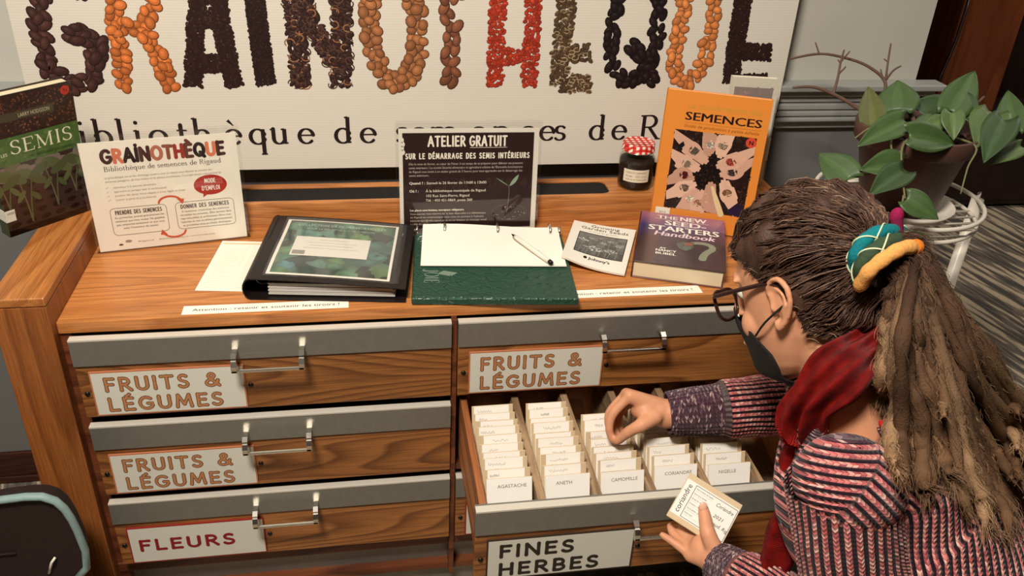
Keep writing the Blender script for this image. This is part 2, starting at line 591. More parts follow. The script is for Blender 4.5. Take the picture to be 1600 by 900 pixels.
SERIF = {
    'i': (.46, [[(.22, 0), (.22, .97)]], [srf(.22, .02), [(.04, .93), (.22, .97)]], [(.21, 1.45, .125)]),
    'l': (.46, [[(.22, 0), (.22, 1.7)]], [srf(.22, .02), [(.04, 1.66), (.22, 1.7)]], []),
    'b': (.98, [[(.22, .05), (.22, 1.7)], arc(.5, .48, .38, .48, 160, -160, 18)], [[(.04, 1.66), (.22, 1.7)]], []),
    'o': (.98, [arc(.49, .48, .4, .47, 90, 450, 22)], [], []),
    't': (.60, [[(.24, 1.28), (.24, .2)] + arc(.4, .2, .16, .18, 180, 300, 6)], [[(.02, .94), (.54, .94)]], []),
    'h': (1.06, [[(.22, 0), (.22, 1.7)], [(.22, .66)] + arc(.52, .64, .3, .32, 160, 0, 9) + [(.82, 0)]], [srf(.22, .02), srf(.82, .02), [(.04, 1.66), (.22, 1.7)]], []),
    'e': (.88, [[(.1, .54), (.8, .54)], arc(.46, .48, .37, .47, 10, 318, 20)], [], []),
    'q': (1.0, [[(.78, -.68), (.78, .97)], arc(.5, .48, .38, .48, 20, 340, 18)], [srf(.78, -.66)], []),
    'u': (1.06, [[(.22, .97), (.22, .34)] + arc(.5, .34, .28, .33, 180, 330, 9), [(.8, 0), (.8, .97)]], [[(.04, .93), (.22, .97)], [(.62, .93), (.8, .97)], [(.8, .03), (.98, .06)]], []),
    'd': (1.0, [[(.78, 0), (.78, 1.7)], arc(.5, .48, .38, .48, 20, 340, 18)], [[(.6, 1.66), (.78, 1.7)], [(.78, .03), (.95, .06)]], []),
    's': (.76, [arc(.4, .72, .25, .24, 35, 250, 10) + arc(.36, .25, .27, .24, 75, -150, 10)], [], []),
    'm': (1.62, [[(.22, 0), (.22, .97)], [(.22, .66)] + arc(.5, .64, .28, .32, 160, 0, 9) + [(.78, 0)], [(.78, .66)] + arc(1.08, .64, .28, .32, 160, 0, 9) + [(1.36, 0)]], [srf(.22, .02), srf(.78, .02), srf(1.36, .02), [(.04, .93), (.22, .97)]], []),
    'n': (1.06, [[(.22, 0), (.22, .97)], [(.22, .66)] + arc(.52, .64, .3, .32, 160, 0, 9) + [(.82, 0)]], [srf(.22, .02), srf(.82, .02), [(.04, .93), (.22, .97)]], []),
    'c': (.84, [arc(.46, .48, .37, .47, 42, 318, 18)], [], [(.74, .74, .09)]),
    'a': (.9, [arc(.42, .66, .3, .3, 150, 0, 8) + [(.72, .1), (.8, .02)], arc(.4, .28, .3, .27, 60, 330, 14)], [], []),
    'g': (.94, [arc(.44, .62, .3, .34, 90, 450, 18), arc(.46, -.3, .38, .28, 90, 450, 18)], [[(.62, .9), (.9, .98)]], []),
    'R': (1.3, [[(.26, 0), (.26, 1.62)], [(.26, 1.6)] + arc(.6, 1.22, .38, .4, 90, -90, 12) + [(.26, .82)], [(.6, .82), (1.14, .02)]], [srf(.26, .02, .2, .22), [(.04, 1.6), (.4, 1.6)], [(1.02, .02), (1.34, .02)]], []),
    'B': (1.2, [[(.26, 0), (.26, 1.62)], [(.26, 1.6)] + arc(.6, 1.24, .34, .36, 90, -90, 12) + [(.26, .88)], [(.26, .88)] + arc(.64, .44, .42, .44, 90, -90, 12) + [(.26, .02)]], [[(.04, .02), (.4, .02)], [(.04, 1.6), (.4, 1.6)]], []),
    'S': (1.0, [arc(.5, 1.22, .34, .38, 35, 250, 10) + arc(.46, .42, .38, .4, 75, -150, 10)], [[(.82, 1.2), (.84, 1.5)], [(.06, .14), (.08, .46)]], []),
    'E': (1.1, [[(.26, 0), (.26, 1.62)]], [[(.04, .02), (1.0, .02)], [(.04, 1.6), (.98, 1.6)], [(.26, .84), (.8, .84)], [(1.0, .02), (1.04, .4)], [(.98, 1.6), (1.0, 1.25)]], []),
    'M': (1.7, [[(1.4, 0), (1.4, 1.6)], [(.24, 1.6), (.82, .1)]], [[(.24, 0), (.24, 1.6)], [(.82, .1), (1.4, 1.6)], srf(.24, .02), srf(1.4, .02), [(.04, 1.6), (.3, 1.6)], [(1.36, 1.6), (1.62, 1.6)]], []),
    'I': (.56, [[(.28, 0), (.28, 1.62)]], [srf(.28, .02), srf(.28, 1.6)], []),
    'G': (1.3, [arc(.66, .82, .54, .78, 50, 320, 18) + [(1.08, .7)]], [[(.84, .72), (1.24, .72)]], []),
    'O': (1.3, [arc(.65, .8, .56, .78, 90, 450, 24)], [], []),
    'J': (.7, [[(.42, 1.6), (.42, .2)] + arc(.22, .1, .2, .3, 0, -150, 8)], [srf(.42, 1.6)], []),
    ' ': (.5, [], [], []),
}


def serif_glyph(mb, ch, x, y, xh, z, col, mat=0, thick=.2, thin=.075, shear=0.0, xs=1.0):
    grave = ch == 'è'
    gw, heavy, light, dots = SERIF['e' if grave else ch]
    for s in heavy:
        P = np.array(s, float)
        P = np.stack((P[:, 0] * xs + shear * P[:, 1], P[:, 1]), 1)
        T = np.gradient(P, axis=0)
        T /= np.maximum(np.linalg.norm(T, axis=1, keepdims=True), 1e-9)
        w = thin + (thick - thin) * np.abs(T[:, 1]) ** 1.3
        ribbon(mb, np.stack((x + P[:, 0] * xh, y + P[:, 1] * xh), 1), w * xh, z + random.uniform(0, 3e-5), mat, col, cap=len(P) > 2)
    for s in light:
        ribbon(mb, [(x + (a * xs + shear * b) * xh, y + b * xh) for a, b in s], [thin * xh] * len(s), z + random.uniform(0, 3e-5), mat, col, cap=False)
    for a, b, r in dots:
        mb.flat([(x + (a * xs + shear * b + r * math.cos(q)) * xh, y + (b + r * math.sin(q)) * xh) for q in np.linspace(0, 2 * PI, 14)[:-1]], z, mat, col)
    if grave:
        ribbon(mb, [(x + .24 * xh * xs, y + 1.55 * xh), (x + .52 * xh * xs, y + 1.2 * xh)], [.2 * xh, .06 * xh], z, mat, col, cap=False)
    return gw * xs * xh


def serif(mb, text, x, y, xh, z, col, mat=0, track=.12, align='l', fit=None, **kw):
    xs = kw.pop('xs', 1.0)
    tot = sum(SERIF['e' if c == 'è' else c][0] * xs + track for c in text) * xh
    k = fit / tot if fit else 1.0
    tot *= k
    cx = x - (tot / 2 if align == 'c' else tot if align == 'r' else 0)
    for ch in text:
        g = serif_glyph(mb, ch, cx, y, xh, z, col, mat, xs=xs * k, **kw)
        cx += g + track * xh * k
    return tot


_glyphs = {}


def text_geo(s):
    """Outline of a line of the built-in face as flat faces, one unit tall; cached."""
    if s not in _glyphs:
        cu = bpy.data.curves.new('line', 'FONT')
        cu.body = s
        cu.resolution_u = 2
        o = bpy.data.objects.new('line', cu)
        COL.objects.link(o)
        bpy.context.view_layer.update()
        me = o.to_mesh()
        v = [(p.co.x, p.co.y) for p in me.vertices]
        f = [list(p.vertices) for p in me.polygons]
        o.to_mesh_clear()
        bpy.data.objects.remove(o)
        bpy.data.curves.remove(cu)
        w = max([p[0] for p in v], default=.3)
        _glyphs[s] = (v, f, w)
    return _glyphs[s]


def text(mb, s, x, y, size, z, col, mat=0, align='l', fit=None, xs=1.0, shear=0.0, bold=0.0):
    v, f, w = text_geo(s)
    k = size * xs
    if fit:
        k = fit / w
    ox = x - (w * k / 2 if align == 'c' else w * k if align == 'r' else 0)
    for dx in ((0,) if not bold else (-bold, bold)):
        mb.add([(ox + dx + a * k + shear * b * size, y + b * size, z + (2e-5 if dx > 0 else 0)) for a, b in v], f, mat, col)
    return w * k


def scribble(mb, x, y, w, h, z, col, mat=0, n=14, lw=.0006, seed=0):
    """Handwriting too faint to read."""
    r = random.Random(seed)
    pts = [(x + w * i / (n * 2), y + h * (.5 + .5 * math.sin(i * 2.1 + r.random() * 1.5)) * (1.0 if r.random() > .2 else .3)) for i in range(n * 2 + 1)]
    ribbon(mb, pts, [lw] * len(pts), z, mat, col, cap=False)


def outline(mb, pts, w, z, mat, col):
    pts = list(pts) + [pts[0], pts[1]]
    ribbon(mb, pts, [w] * len(pts), z, mat, col, cap=False)


def rrect(x0, y0, x1, y1, r, n=5):
    out = []
    for cx, cy, a in ((x1 - r, y1 - r, 0), (x0 + r, y1 - r, 90), (x0 + r, y0 + r, 180), (x1 - r, y0 + r, 270)):
        out += arc(cx, cy, r, r, a, a + 90, n)
    return out


def ellipse(cx, cy, rx, ry, n=16, rot=0.0):
    c, s = math.cos(rot), math.sin(rot)
    return [(cx + rx * math.cos(q) * c - ry * math.sin(q) * s, cy + rx * math.cos(q) * s + ry * math.sin(q) * c) for q in np.linspace(0, 2 * PI, n + 1)[:-1]]


INK = lin((34, 20, 18))
WHITE = lin((240, 236, 224))


def jit(c, a=.15, r=random):
    k = 1 + r.uniform(-a, a)
    return tuple(min(1, x * k) for x in c[:3]) + (1.0,)

# ------------------------------------------------------------------ the room
def wall_paint(name, c):
    return plain(name, c, .7, spec=.25, noise=.03, nscale=5, bump=.05)


PAINT = wall_paint('grey_wall_paint', (186, 184, 172))
PAINT_RAIL = plain('grey_rail_paint', (150, 152, 146), .45)


def carpet_material():
    m, nt, b = new_mat('striped_carpet')
    N, L = nt.nodes, nt.links
    tc = N.new('ShaderNodeTexCoord')
    mp = N.new('ShaderNodeMapping')
    mp.inputs['Rotation'].default_value = (0, 0, math.radians(-12))
    L.new(tc.outputs['Object'], mp.inputs['Vector'])

    def noise(sc, scale, detail):
        m2 = N.new('ShaderNodeMapping')
        m2.inputs['Scale'].default_value = sc
        L.new(mp.outputs[0], m2.inputs['Vector'])
        n = N.new('ShaderNodeTexNoise')
        n.inputs['Scale'].default_value = scale
        n.inputs['Detail'].default_value = detail
        L.new(m2.outputs[0], n.inputs['Vector'])
        return n.outputs[0]
    a = noise((34, 3.6, 1), 1.0, 2.5)
    r = N.new('ShaderNodeValToRGB')
    e = r.color_ramp.elements
    e[0].position, e[0].color = .50, lin((122, 112, 100))
    e[1].position, e[1].color = .545, lin((204, 186, 158))
    q = e.new(.40)
    q.color = lin((92, 86, 80))
    q = e.new(.46)
    q.color = lin((126, 116, 104))
    L.new(a, r.inputs[0])
    f = noise((1, 1, 1), 260.0, 2.0)
    mr = N.new('ShaderNodeMapRange')
    mr.inputs[1].default_value, mr.inputs[2].default_value = .3, .7
    mr.inputs[3].default_value, mr.inputs[4].default_value = .78, 1.2
    L.new(f, mr.inputs[0])
    mx = N.new('ShaderNodeMix')
    mx.data_type = 'RGBA'
    mx.blend_type = 'MULTIPLY'
    mx.inputs[0].default_value = 1
    L.new(r.outputs[0], mx.inputs[6])
    L.new(mr.outputs[0], mx.inputs[7])
    L.new(mx.outputs[2], b.inputs['Base Color'])
    b.inputs['Roughness'].default_value = .95
    b.inputs['Specular IOR Level'].default_value = .1
    bp = N.new('ShaderNodeBump')
    bp.inputs['Strength'].default_value = .5
    bp.inputs['Distance'].default_value = .004
    L.new(f, bp.inputs['Height'])
    L.new(bp.outputs[0], b.inputs['Normal'])
    return m


def structure(mb, name, mat):
    return tag(mb.build(name, mat), kind='structure')


structure(MB().box(-3.5, 6.0, -3.0, 4.5, -.06, 0), 'floor', carpet_material())
structure(MB().box(-3.2, 1.138, .54, .66, 0, 2.7), 'wall_back', PAINT)
DARKWALL = oak('near_black_wood', (26, 10, 6), (38, 15, 9), (42, 18, 10), 'z', .5, 8)
structure(MB().box(1.2, 5.5, 2.25, 2.35, 0, 2.7), 'wall_far', DARKWALL)
m = MB()
for z0, z1, d in ((1.0, 1.014, .052), (.984, 1.0, .036), (.968, .984, .026), (.952, .966, .032), (.938, .950, .036), (.926, .936, .040), (.905, .924, .022)):
    m.box(-3.2, 1.138 + (d if z0 >= .984 else 0), .54 - d, .54, z0, z1, 0, bevel=.003, seg=2)
structure(m, 'trim_1', PAINT_RAIL)
m = MB().box(-3.2, -.75, .524, .54, 0, .09, bevel=.004)
m.box(-3.2, -.75, .518, .54, 0, .02, bevel=.004)
structure(m, 'baseboard_back', oak('brown_baseboard', (44, 16, 8), (60, 24, 12), (66, 28, 14), 'x', .4))
m = MB().box(2.27, 2.56, 1.98, 2.25, 0, 2.7, bevel=.006)
structure(m, 'trim_2', oak('brown_post', (120, 58, 28), (138, 70, 34), (146, 76, 38), 'z', .45, 6))
t = tag(empty('low_cabinet', (2.9, 2.08, 0)), 'low dark wood cabinet standing at the far end of the carpet beyond the plant', 'cabinet')
m = MB().box(-1.3, 1.4, -.14, .16, .02, .40, bevel=.004)
m.build('body', DARKWALL, t)
MB().box(-1.32, 1.42, -.16, .16, .40, .43, bevel=.005).build('top', DARKWALL, t)
for k in range(4):
    d = MB().box(-1.27 + k * .66, -.64 + k * .66, -.152, -.14, .05, .385, bevel=.003).build('door', DARKWALL, t)
    MB().tube([(-.72 + k * .66, -.153, .2), (-.72 + k * .66, -.17, .2), (-.72 + k * .66, -.17, .28), (-.72 + k * .66, -.153, .28)], .004, 8).build('handle', CHROME, d)

structure(MB().box(-3.2, 1.139, .534, .541, .09, .905), 'trim_3', wall_paint('grey_wainscot_paint', (112, 112, 110)))

# ------------------------------------------------------------------ the drawer cabinet
W, GAP, PITCH, ZTOP = .64, .006, .18, .74
cabinet = tag(empty('drawer_cabinet', (0, 0, 0)), 'wide oak drawer cabinet with steel bands and lettered drawers, lower right half behind the person', 'cabinet')


def part(mb, name, mat, parent=cabinet, loc=None):
    return mb.build(name, mat, parent, loc=loc)


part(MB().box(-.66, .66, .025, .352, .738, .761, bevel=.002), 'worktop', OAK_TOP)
for x0, x1 in ((-.745, -.66), (.66, .745)):
    part(MB().box(x0, x1, .005, .452, 0, .803, bevel=.002), 'end_panel', OAK_POST)
    part(MB().box(x0, x1, .004, .453, .8035, .82, bevel=.003, seg=3), 'panel_cap', OAK_CAP)
# raised back ledge with its long dark cable slot, rounded at both ends
m = MB()
m.box(-.66, .66, .352, .366, .70, .82, bevel=.0025)
m.box(-.66, .66, .432, .452, .70, .82, bevel=.0025)
m.box(-.66, -.45, .366, .432, .80, .8195)
m.box(.372, .66, .366, .432, .80, .8195)
for cx, sgn in ((-.45, -1), (.372, 1)):
    for cy, q0 in ((.366, 0), (.432, 0)):
        r = .016
        yy = 1 if cy < .4 else -1
        pts = [(cx, cy), (cx - sgn * 0, cy)] + [(cx - sgn * (r - r * math.sin(q)), cy + yy * (r - r * math.cos(q))) for q in np.linspace(0, PI / 2, 7)]
        pts = [(cx, cy)] + [(cx - sgn * r * (1 - math.sin(q)), cy + yy * r * (1 - math.cos(q))) for q in np.linspace(0, PI / 2, 7)]
        if sgn * yy > 0:
            pts = pts[::-1]
        m.prism(pts, .80, .8195)
part(m, 'back_ledge', OAK_TOP)
part(MB().box(-.46, .382, .3665, .4315, .79, .8165), 'slot_shade_panel', SLOT_SHADE)  # black panel near the top; the shade inside the slot painted as colour
m = MB()
m.box(-.66, -.642, .03, .44, .10, .738)
m.box(.642, .66, .03, .44, .10, .738)
m.box(-.005, .005, .012, .44, .10, .738, bevel=.001)
m.box(-.66, .66, .432, .44, .10, .70)
m.box(-.66, .66, .03, .44, .10, .115)
for k in range(3):
    z = ZTOP - PITCH * (k + 1)
    m.box(-.642, -.005, .03, .06, z + .004, z + .016, bevel=.001)
    m.box(.005, .642, .022, .06, z + .002, z + .017, bevel=.001)
part(m, 'carcass', OAK_DARK)
part(MB().box(-.66, .66, .024, .044, .178, .2, bevel=.002), 'bottom_rail', OAK_DARK)
part(MB().box(-.66, .66, .05, .07, .0, .178), 'plinth', METAL_BAND)

LABEL_ORANGE, LABEL_EDGE = lin((182, 124, 80)), lin((96, 62, 44))
LABEL_RED, LABEL_GREEN = lin((140, 28, 32)), lin((46, 40, 30))
CARD = lin((214, 212, 198))


def card_sign(lines, col, edge, border):
    m = MB()
    m.box(.020, .272, .0005, .0035, -.157, -.0655, 0, border)
    x0, x1, z0, z1 = .0225, .2695, -.1545, -.068
    m.poly([(x0, .0002, z0), (x1, .0002, z0), (x1, .0002, z1), (x0, .0002, z1)], 0, CARD)
    flat = MB()
    h = .0252
    if len(lines) == 1:
        rows = [(-.1245, lines[0], .185)]
    else:
        rows = [(-.1050, lines[0][0], lines[0][1]), (-.1468, lines[1][0], lines[1][1])]
    for zz, s, wid in rows:
        x = .043 if len(lines) > 1 else .040
        if len(lines) == 1:
            s, wid = s
        if edge:
            caps(flat, s, x, zz, h, .0062, .0000, edge, track=.34, fit=wid, flare=.15)
            caps(flat, s, x, zz, h, .0040, .0002, col, track=.34, fit=wid, flare=.15)
        else:
            caps(flat, s, x, zz, h, .0058, .0002, col, track=.34, fit=wid, flare=.15)
    m.add([(p[0], -p[2] - .0001, p[1]) for p in flat.v], flat.f, 0, list(flat.c))
    return m


def make_handle():
    m = MB()
    for x in (.262, .374):
        path = [(x, .001, -.035), (x, -.018, -.032), (x, -.029, -.036), (x, -.033, -.046), (x, -.033, -.058)]
        v = []
        for (px, py, pz), (ty, tz) in zip(path, ((0, 1), (.1, 1), (.7, .7), (1, .1), (1, 0))):
            a, b = .0045, .0025
            for sx, sn in ((-1, -1), (1, -1), (1, 1), (-1, 1)):
                v.append((px + sx * a, py + sn * b * ty, pz + sn * b * tz))
        f = [(0, 1, 2, 3), (19, 18, 17, 16)]
        for i in range(4):
            for j in range(4):
                f.append((i * 4 + j, (i + 1) * 4 + j, (i + 1) * 4 + (j + 1) % 4, i * 4 + (j + 1) % 4))
        m.add(v, f)
    m.box(.2578, .3782, -.0355, -.0305, -.0585, -.0535, bevel=.0008)
    return m


def make_drawer(x, y, z, lines, col, edge, border, wood=OAK_FRONT):
    """One drawer front; its own axes start at the top left front corner."""
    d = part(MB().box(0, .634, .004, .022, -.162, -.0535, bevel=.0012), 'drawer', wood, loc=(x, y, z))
    m = MB().box(0, .634, 0, .022, -.053, -.0042, bevel=.0006)
    part(m, 'steel_band', METAL_BAND, d)
    part(MB().box(0, .634, -.0004, .014, -.004, 0, bevel=.0006), 'steel_lip', STEEL_LIT, d)
    part(make_handle(), 'handle', CHROME, d)
    part(card_sign(lines, col, edge, border), 'card_sign', PRINT, d)['label'] = 'white card lettered ' + ' '.join(s for s, w in lines)
    for sx in (.0105, .2805):
        s = MB().lathe([(.0045, 0), (.0045, .0015), (.003, .003), (.0001, .0033)], 12)
        s.v = [(p[0] + sx, .0042 - p[2], p[1] - .111) for p in s.v]
        part(s, 'screw', BLACK, d)
    return d


FL = (('FRUITS &', .186), ('LÉGUMES', .186))
TAN = lin((190, 120, 84))
make_drawer(-W, 0, ZTOP, FL, LABEL_ORANGE, LABEL_EDGE, TAN)
make_drawer(-W, 0, ZTOP - PITCH, FL, LABEL_ORANGE, LABEL_EDGE, TAN)
make_drawer(-W, 0, ZTOP - 2 * PITCH, (('FLEURS', .172),), LABEL_RED, None, lin((150, 40, 34)))
make_drawer(GAP, 0, ZTOP, FL, LABEL_ORANGE, LABEL_EDGE, TAN)
make_drawer(GAP, 0, ZTOP - 2 * PITCH, (('FLEURS', .172),), LABEL_RED, None, lin((150, 40, 34)))
PULL = .281
ZD = ZTOP - PITCH
dr = make_drawer(GAP, -PULL, ZD, (('FINES', .122), ('HERBES', .168)), LABEL_GREEN, None, lin((60, 44, 30)))
dr['label'] = 'drawer pulled open, full of seed packets'
# the open drawer's box: local axes of the drawer front
for x in (.008, .614):
    part(MB().box(x, x + .012, .022, .40, -.150, -.004, bevel=.001), 'drawer_side', OAK_SIDE, dr)
m = MB().box(.020, .614, .022, .39, -.150, -.142)
part(m, 'drawer_bottom', OAK_INNER, dr)
part(MB().box(.020, .614, .39, .40, -.150, -.012), 'drawer_back', OAK_SIDE, dr)
DIV = [.109, .204, .298, .394, .489]
for x in DIV:
    part(MB().box(x - GAP + .002, x - GAP + .015, .022, .388, -.142, -.005, bevel=.001), 'divider', OAK_INNER, dr)

# ------------------------------------------------------------------ seed packets filed in the open drawer
KRAFT = lin((206, 184, 148))
LABEL_PAPER = lin((250, 247, 238))
PENCIL = lin((120, 112, 104))


def packet_mesh(seed, heading=None, style=0):
    """Small kraft envelope with a white slip glued on its face; local x right, y up, z out of the face."""
    r = random.Random(seed)
    w, h = .0765, .090
    m = MB().box(-w / 2, w / 2, 0, h, -.0016, 0, 0, KRAFT, bevel=.0006, seg=1)
    if style == 1:                      # a plain white front card
        m.rect(-w / 2 + .0005, .0005, w / 2 - .0005, h - .0005, .0003, 0, LABEL_PAPER)
    else:
        off = r.choice((-.004, -.006, .005, -.003))
        x0, x1 = -w / 2 + .004 + max(0, off), w / 2 - .008 + min(0, off + .004)
        m.rect(x0, .002, x1, h - r.uniform(.0003, .0012), .0003, 0, jit(LABEL_PAPER, .03, r))
        m.rect(x0 + .002, h - .0215, x1 - .002, h - .0211, .0005, 0, PENCIL)
    if heading:
        text(m, heading, -.020, h - .017, .0085, .0006, PENCIL)
    else:
        scribble(m, -.02 + r.uniform(-.012, .008), h - .0135, r.uniform(.014, .032), .0055, .0006, PENCIL, n=r.randint(5, 12), lw=.0005, seed=seed)
        if r.random() < .5:
            scribble(m, -.012 + r.uniform(-.01, .01), h - .021, .014, .003, .0006, PENCIL, n=6, lw=.0004, seed=seed + 1)
        if r.random() < .3:
            for k in range(7):
                m.rect(-.02 + k * .006, h - .026, -.0192 + k * .006, h - .0225, .0006, 0, PENCIL)
    return m


compartments = [
    ('AGASTACHE', .0275, 10, 'AGASTACHE', -.006),
    ('ANETH', .1255, 10, 'ANETH', .0),
    ('CAMOMILLE', .2200, 8, 'CAMOMILLE', .004),
    ('CORIANDRE', .3145, 9, 'CORIANDRE', .0),
    ('NIGELLE', .4105, 7, 'NIGELLE', -.004),
]
TILT = math.radians(19)
for ci, (nm, x0, n, head, dy) in enumerate(compartments):
    xc = x0 + .0398
    for k in range(n):
        seed = ci * 50 + k
        r = random.Random(seed)
        m = packet_mesh(seed, head if k == 0 else None, 1 if k == 0 else 0)
        top_y, top_z = -.227 + .0212 * k, ZD + .022 + r.uniform(-.004, .003) - (.006 if k == 0 else 0)
        if ci == 2 and k in (3, 4, 5):
            top_z -= .010
        lean = TILT + math.radians(r.uniform(-.6, .6))
        ydir = Vector((0, math.sin(lean), math.cos(lean)))
        org = Vector((xc + r.uniform(-.0012, .0012), top_y, top_z)) - ydir * .090
        twist = math.radians(r.uniform(-.5, .5))
        o = m.build('seed_packet', PRINT, mat_world=frame(org, (math.cos(twist), math.sin(twist), 0), ydir))
        if k == 0:
            tag(o, 'front white card pencilled %s, foremost in its drawer compartment' % head, 'seed packet')
        else:
            tag(o, 'cream seed packet with a white slip, filed behind the %s card' % head, 'seed packet', 'seed packets behind the %s card' % head)

# ------------------------------------------------------------------ the banner of seed letters on the wall
def coroplast():
    m, nt, b = new_mat('fluted_board')
    N, L = nt.nodes, nt.links
    tc = N.new('ShaderNodeTexCoord')
    wv = N.new('ShaderNodeTexWave')
    wv.wave_type = 'BANDS'
    wv.bands_direction = 'Y'
    wv.inputs['Scale'].default_value = 62
    wv.inputs['Distortion'].default_value = 0
    L.new(tc.outputs['Object'], wv.inputs['Vector'])
    mr = N.new('ShaderNodeMapRange')
    mr.inputs[3].default_value, mr.inputs[4].default_value = .93, 1.0
    L.new(wv.outputs[1], mr.inputs[0])
    mx = N.new('ShaderNodeMix')
    mx.data_type = 'RGBA'
    mx.blend_type = 'MULTIPLY'
    mx.inputs[0].default_value = 1
    mx.inputs[6].default_value = lin((222, 215, 200))
    L.new(mr.outputs[0], mx.inputs[7])
    L.new(mx.outputs[2], b.inputs['Base Color'])
    b.inputs['Roughness'].default_value = .5
    return m


BY = .484
banner = tag(empty('banner', mat=frame((0, BY, .84), (1, 0, 0), (0, 0, 1))), 'large white fluted board with seed letters above a printed line, behind the cabinet', 'banner')
m = MB().box(-.786, .776, 0, .50, -.005, 0)
m.build('board', coroplast(), banner)


def bpt(u, v):
    p = at(1, BY, u, v)
    return p[0], p[2] - .84


SEEDS = {
    # colour, long half-axis px, aspect, spacing factor, tip variation
    'G': ((62, 34, 27), 12, .6, .80), 'R': ((180, 98, 44), 9.2, .78, .86), 'A': ((46, 20, 14), 4.6, .7, .66),
    'I': ((40, 18, 14), 3.4, .7, .62), 'N': ((48, 24, 18), 7.0, .5, .66), 'O': ((146, 92, 54), 9.5, .85, .9),
    'T': ((118, 70, 46), 11.5, .66, .95), 'H': ((166, 50, 28), 5.2, .72, .86), 'E': ((82, 60, 40), 6.0, .6, .72),
    'Q': ((24, 9, 9), 11, .62, .72), 'U': ((188, 114, 60), 9.0, .74, .82), 'e': ((44, 22, 18), 3.8, .8, .66),
}
LETTERS = [
    ('G', 38, [[(135, -70), (100, -84), (72, -50), (62, -10), (60, 40), (68, 80), (80, 112), (105, 128), (132, 130), (150, 108), (150, 80), (146, 58), (104, 52)], [(100, -84), (136, -60), (128, -8)]]),
    ('R', 29, [[(174, -75), (180, 20), (187, 80), (196, 138)], [(178, -72), (225, -66), (240, -30), (238, 10), (222, 40), (188, 47)], [(222, 40), (246, 85), (266, 140)]]),
    ('A', 31, [[(318, -72), (306, 40), (302, 135)], [(330, -70), (346, 40), (366, 135)], [(308, 99), (352, 99)], [(318, 30), (338, 30)]]),
    ('I', 33, [[(394, -50), (400, 20), (410, 90), (416, 132)], [(392, -84), (393, -80)]]),
    ('N', 34, [[(452, -70), (460, 20), (466, 80), (471, 134)], [(456, -50), (478, 20), (500, 60), (524, 96)], [(522, -70), (535, 30), (534, 90), (533, 134)]]),
    ('O', 34, [[(612, -70), (580, -40), (577, 30), (584, 85), (600, 120), (620, 130), (640, 118), (652, 80), (650, 20), (636, -40), (612, -70)]]),
    ('T', 32, [[(700, -5), (706, 40), (705, 90), (704, 130)], [(662, -12), (700, -14), (752, -12)]]),
    ('H', 29, [[(776, -70), (778, 20), (775, 90), (774, 134)], [(838, -70), (833, 20), (828, 90), (826, 134)], [(776, 88), (830, 88)]]),
    ('E', 33, [[(892, -70), (884, 20), (876, 80), (874, 132)], [(878, 85), (922, 82)], [(874, 132), (922, 130)], [(892, -66), (940, -70)], [(915, -110), (885, -130)]]),
    ('Q', 30, [[(1004, -74), (972, -40), (962, 20), (955, 70), (957, 105), (975, 128), (1000, 120), (1020, 90), (1028, 40), (1026, -20), (1004, -74)], [(986, 70), (1004, 92), (1022, 130)]]),
    ('U', 28, [[(1078, -70), (1068, 10), (1058, 60), (1052, 100), (1062, 124), (1080, 126), (1096, 108), (1108, 60), (1120, -10), (1126, -70)]]),
    ('e', 29, [[(1172, -70), (1160, 10), (1148, 80), (1142, 130)], [(1150, 80), (1204, 82)], [(1142, 130), (1200, 128)], [(1172, -66), (1226, -70)]]),
]


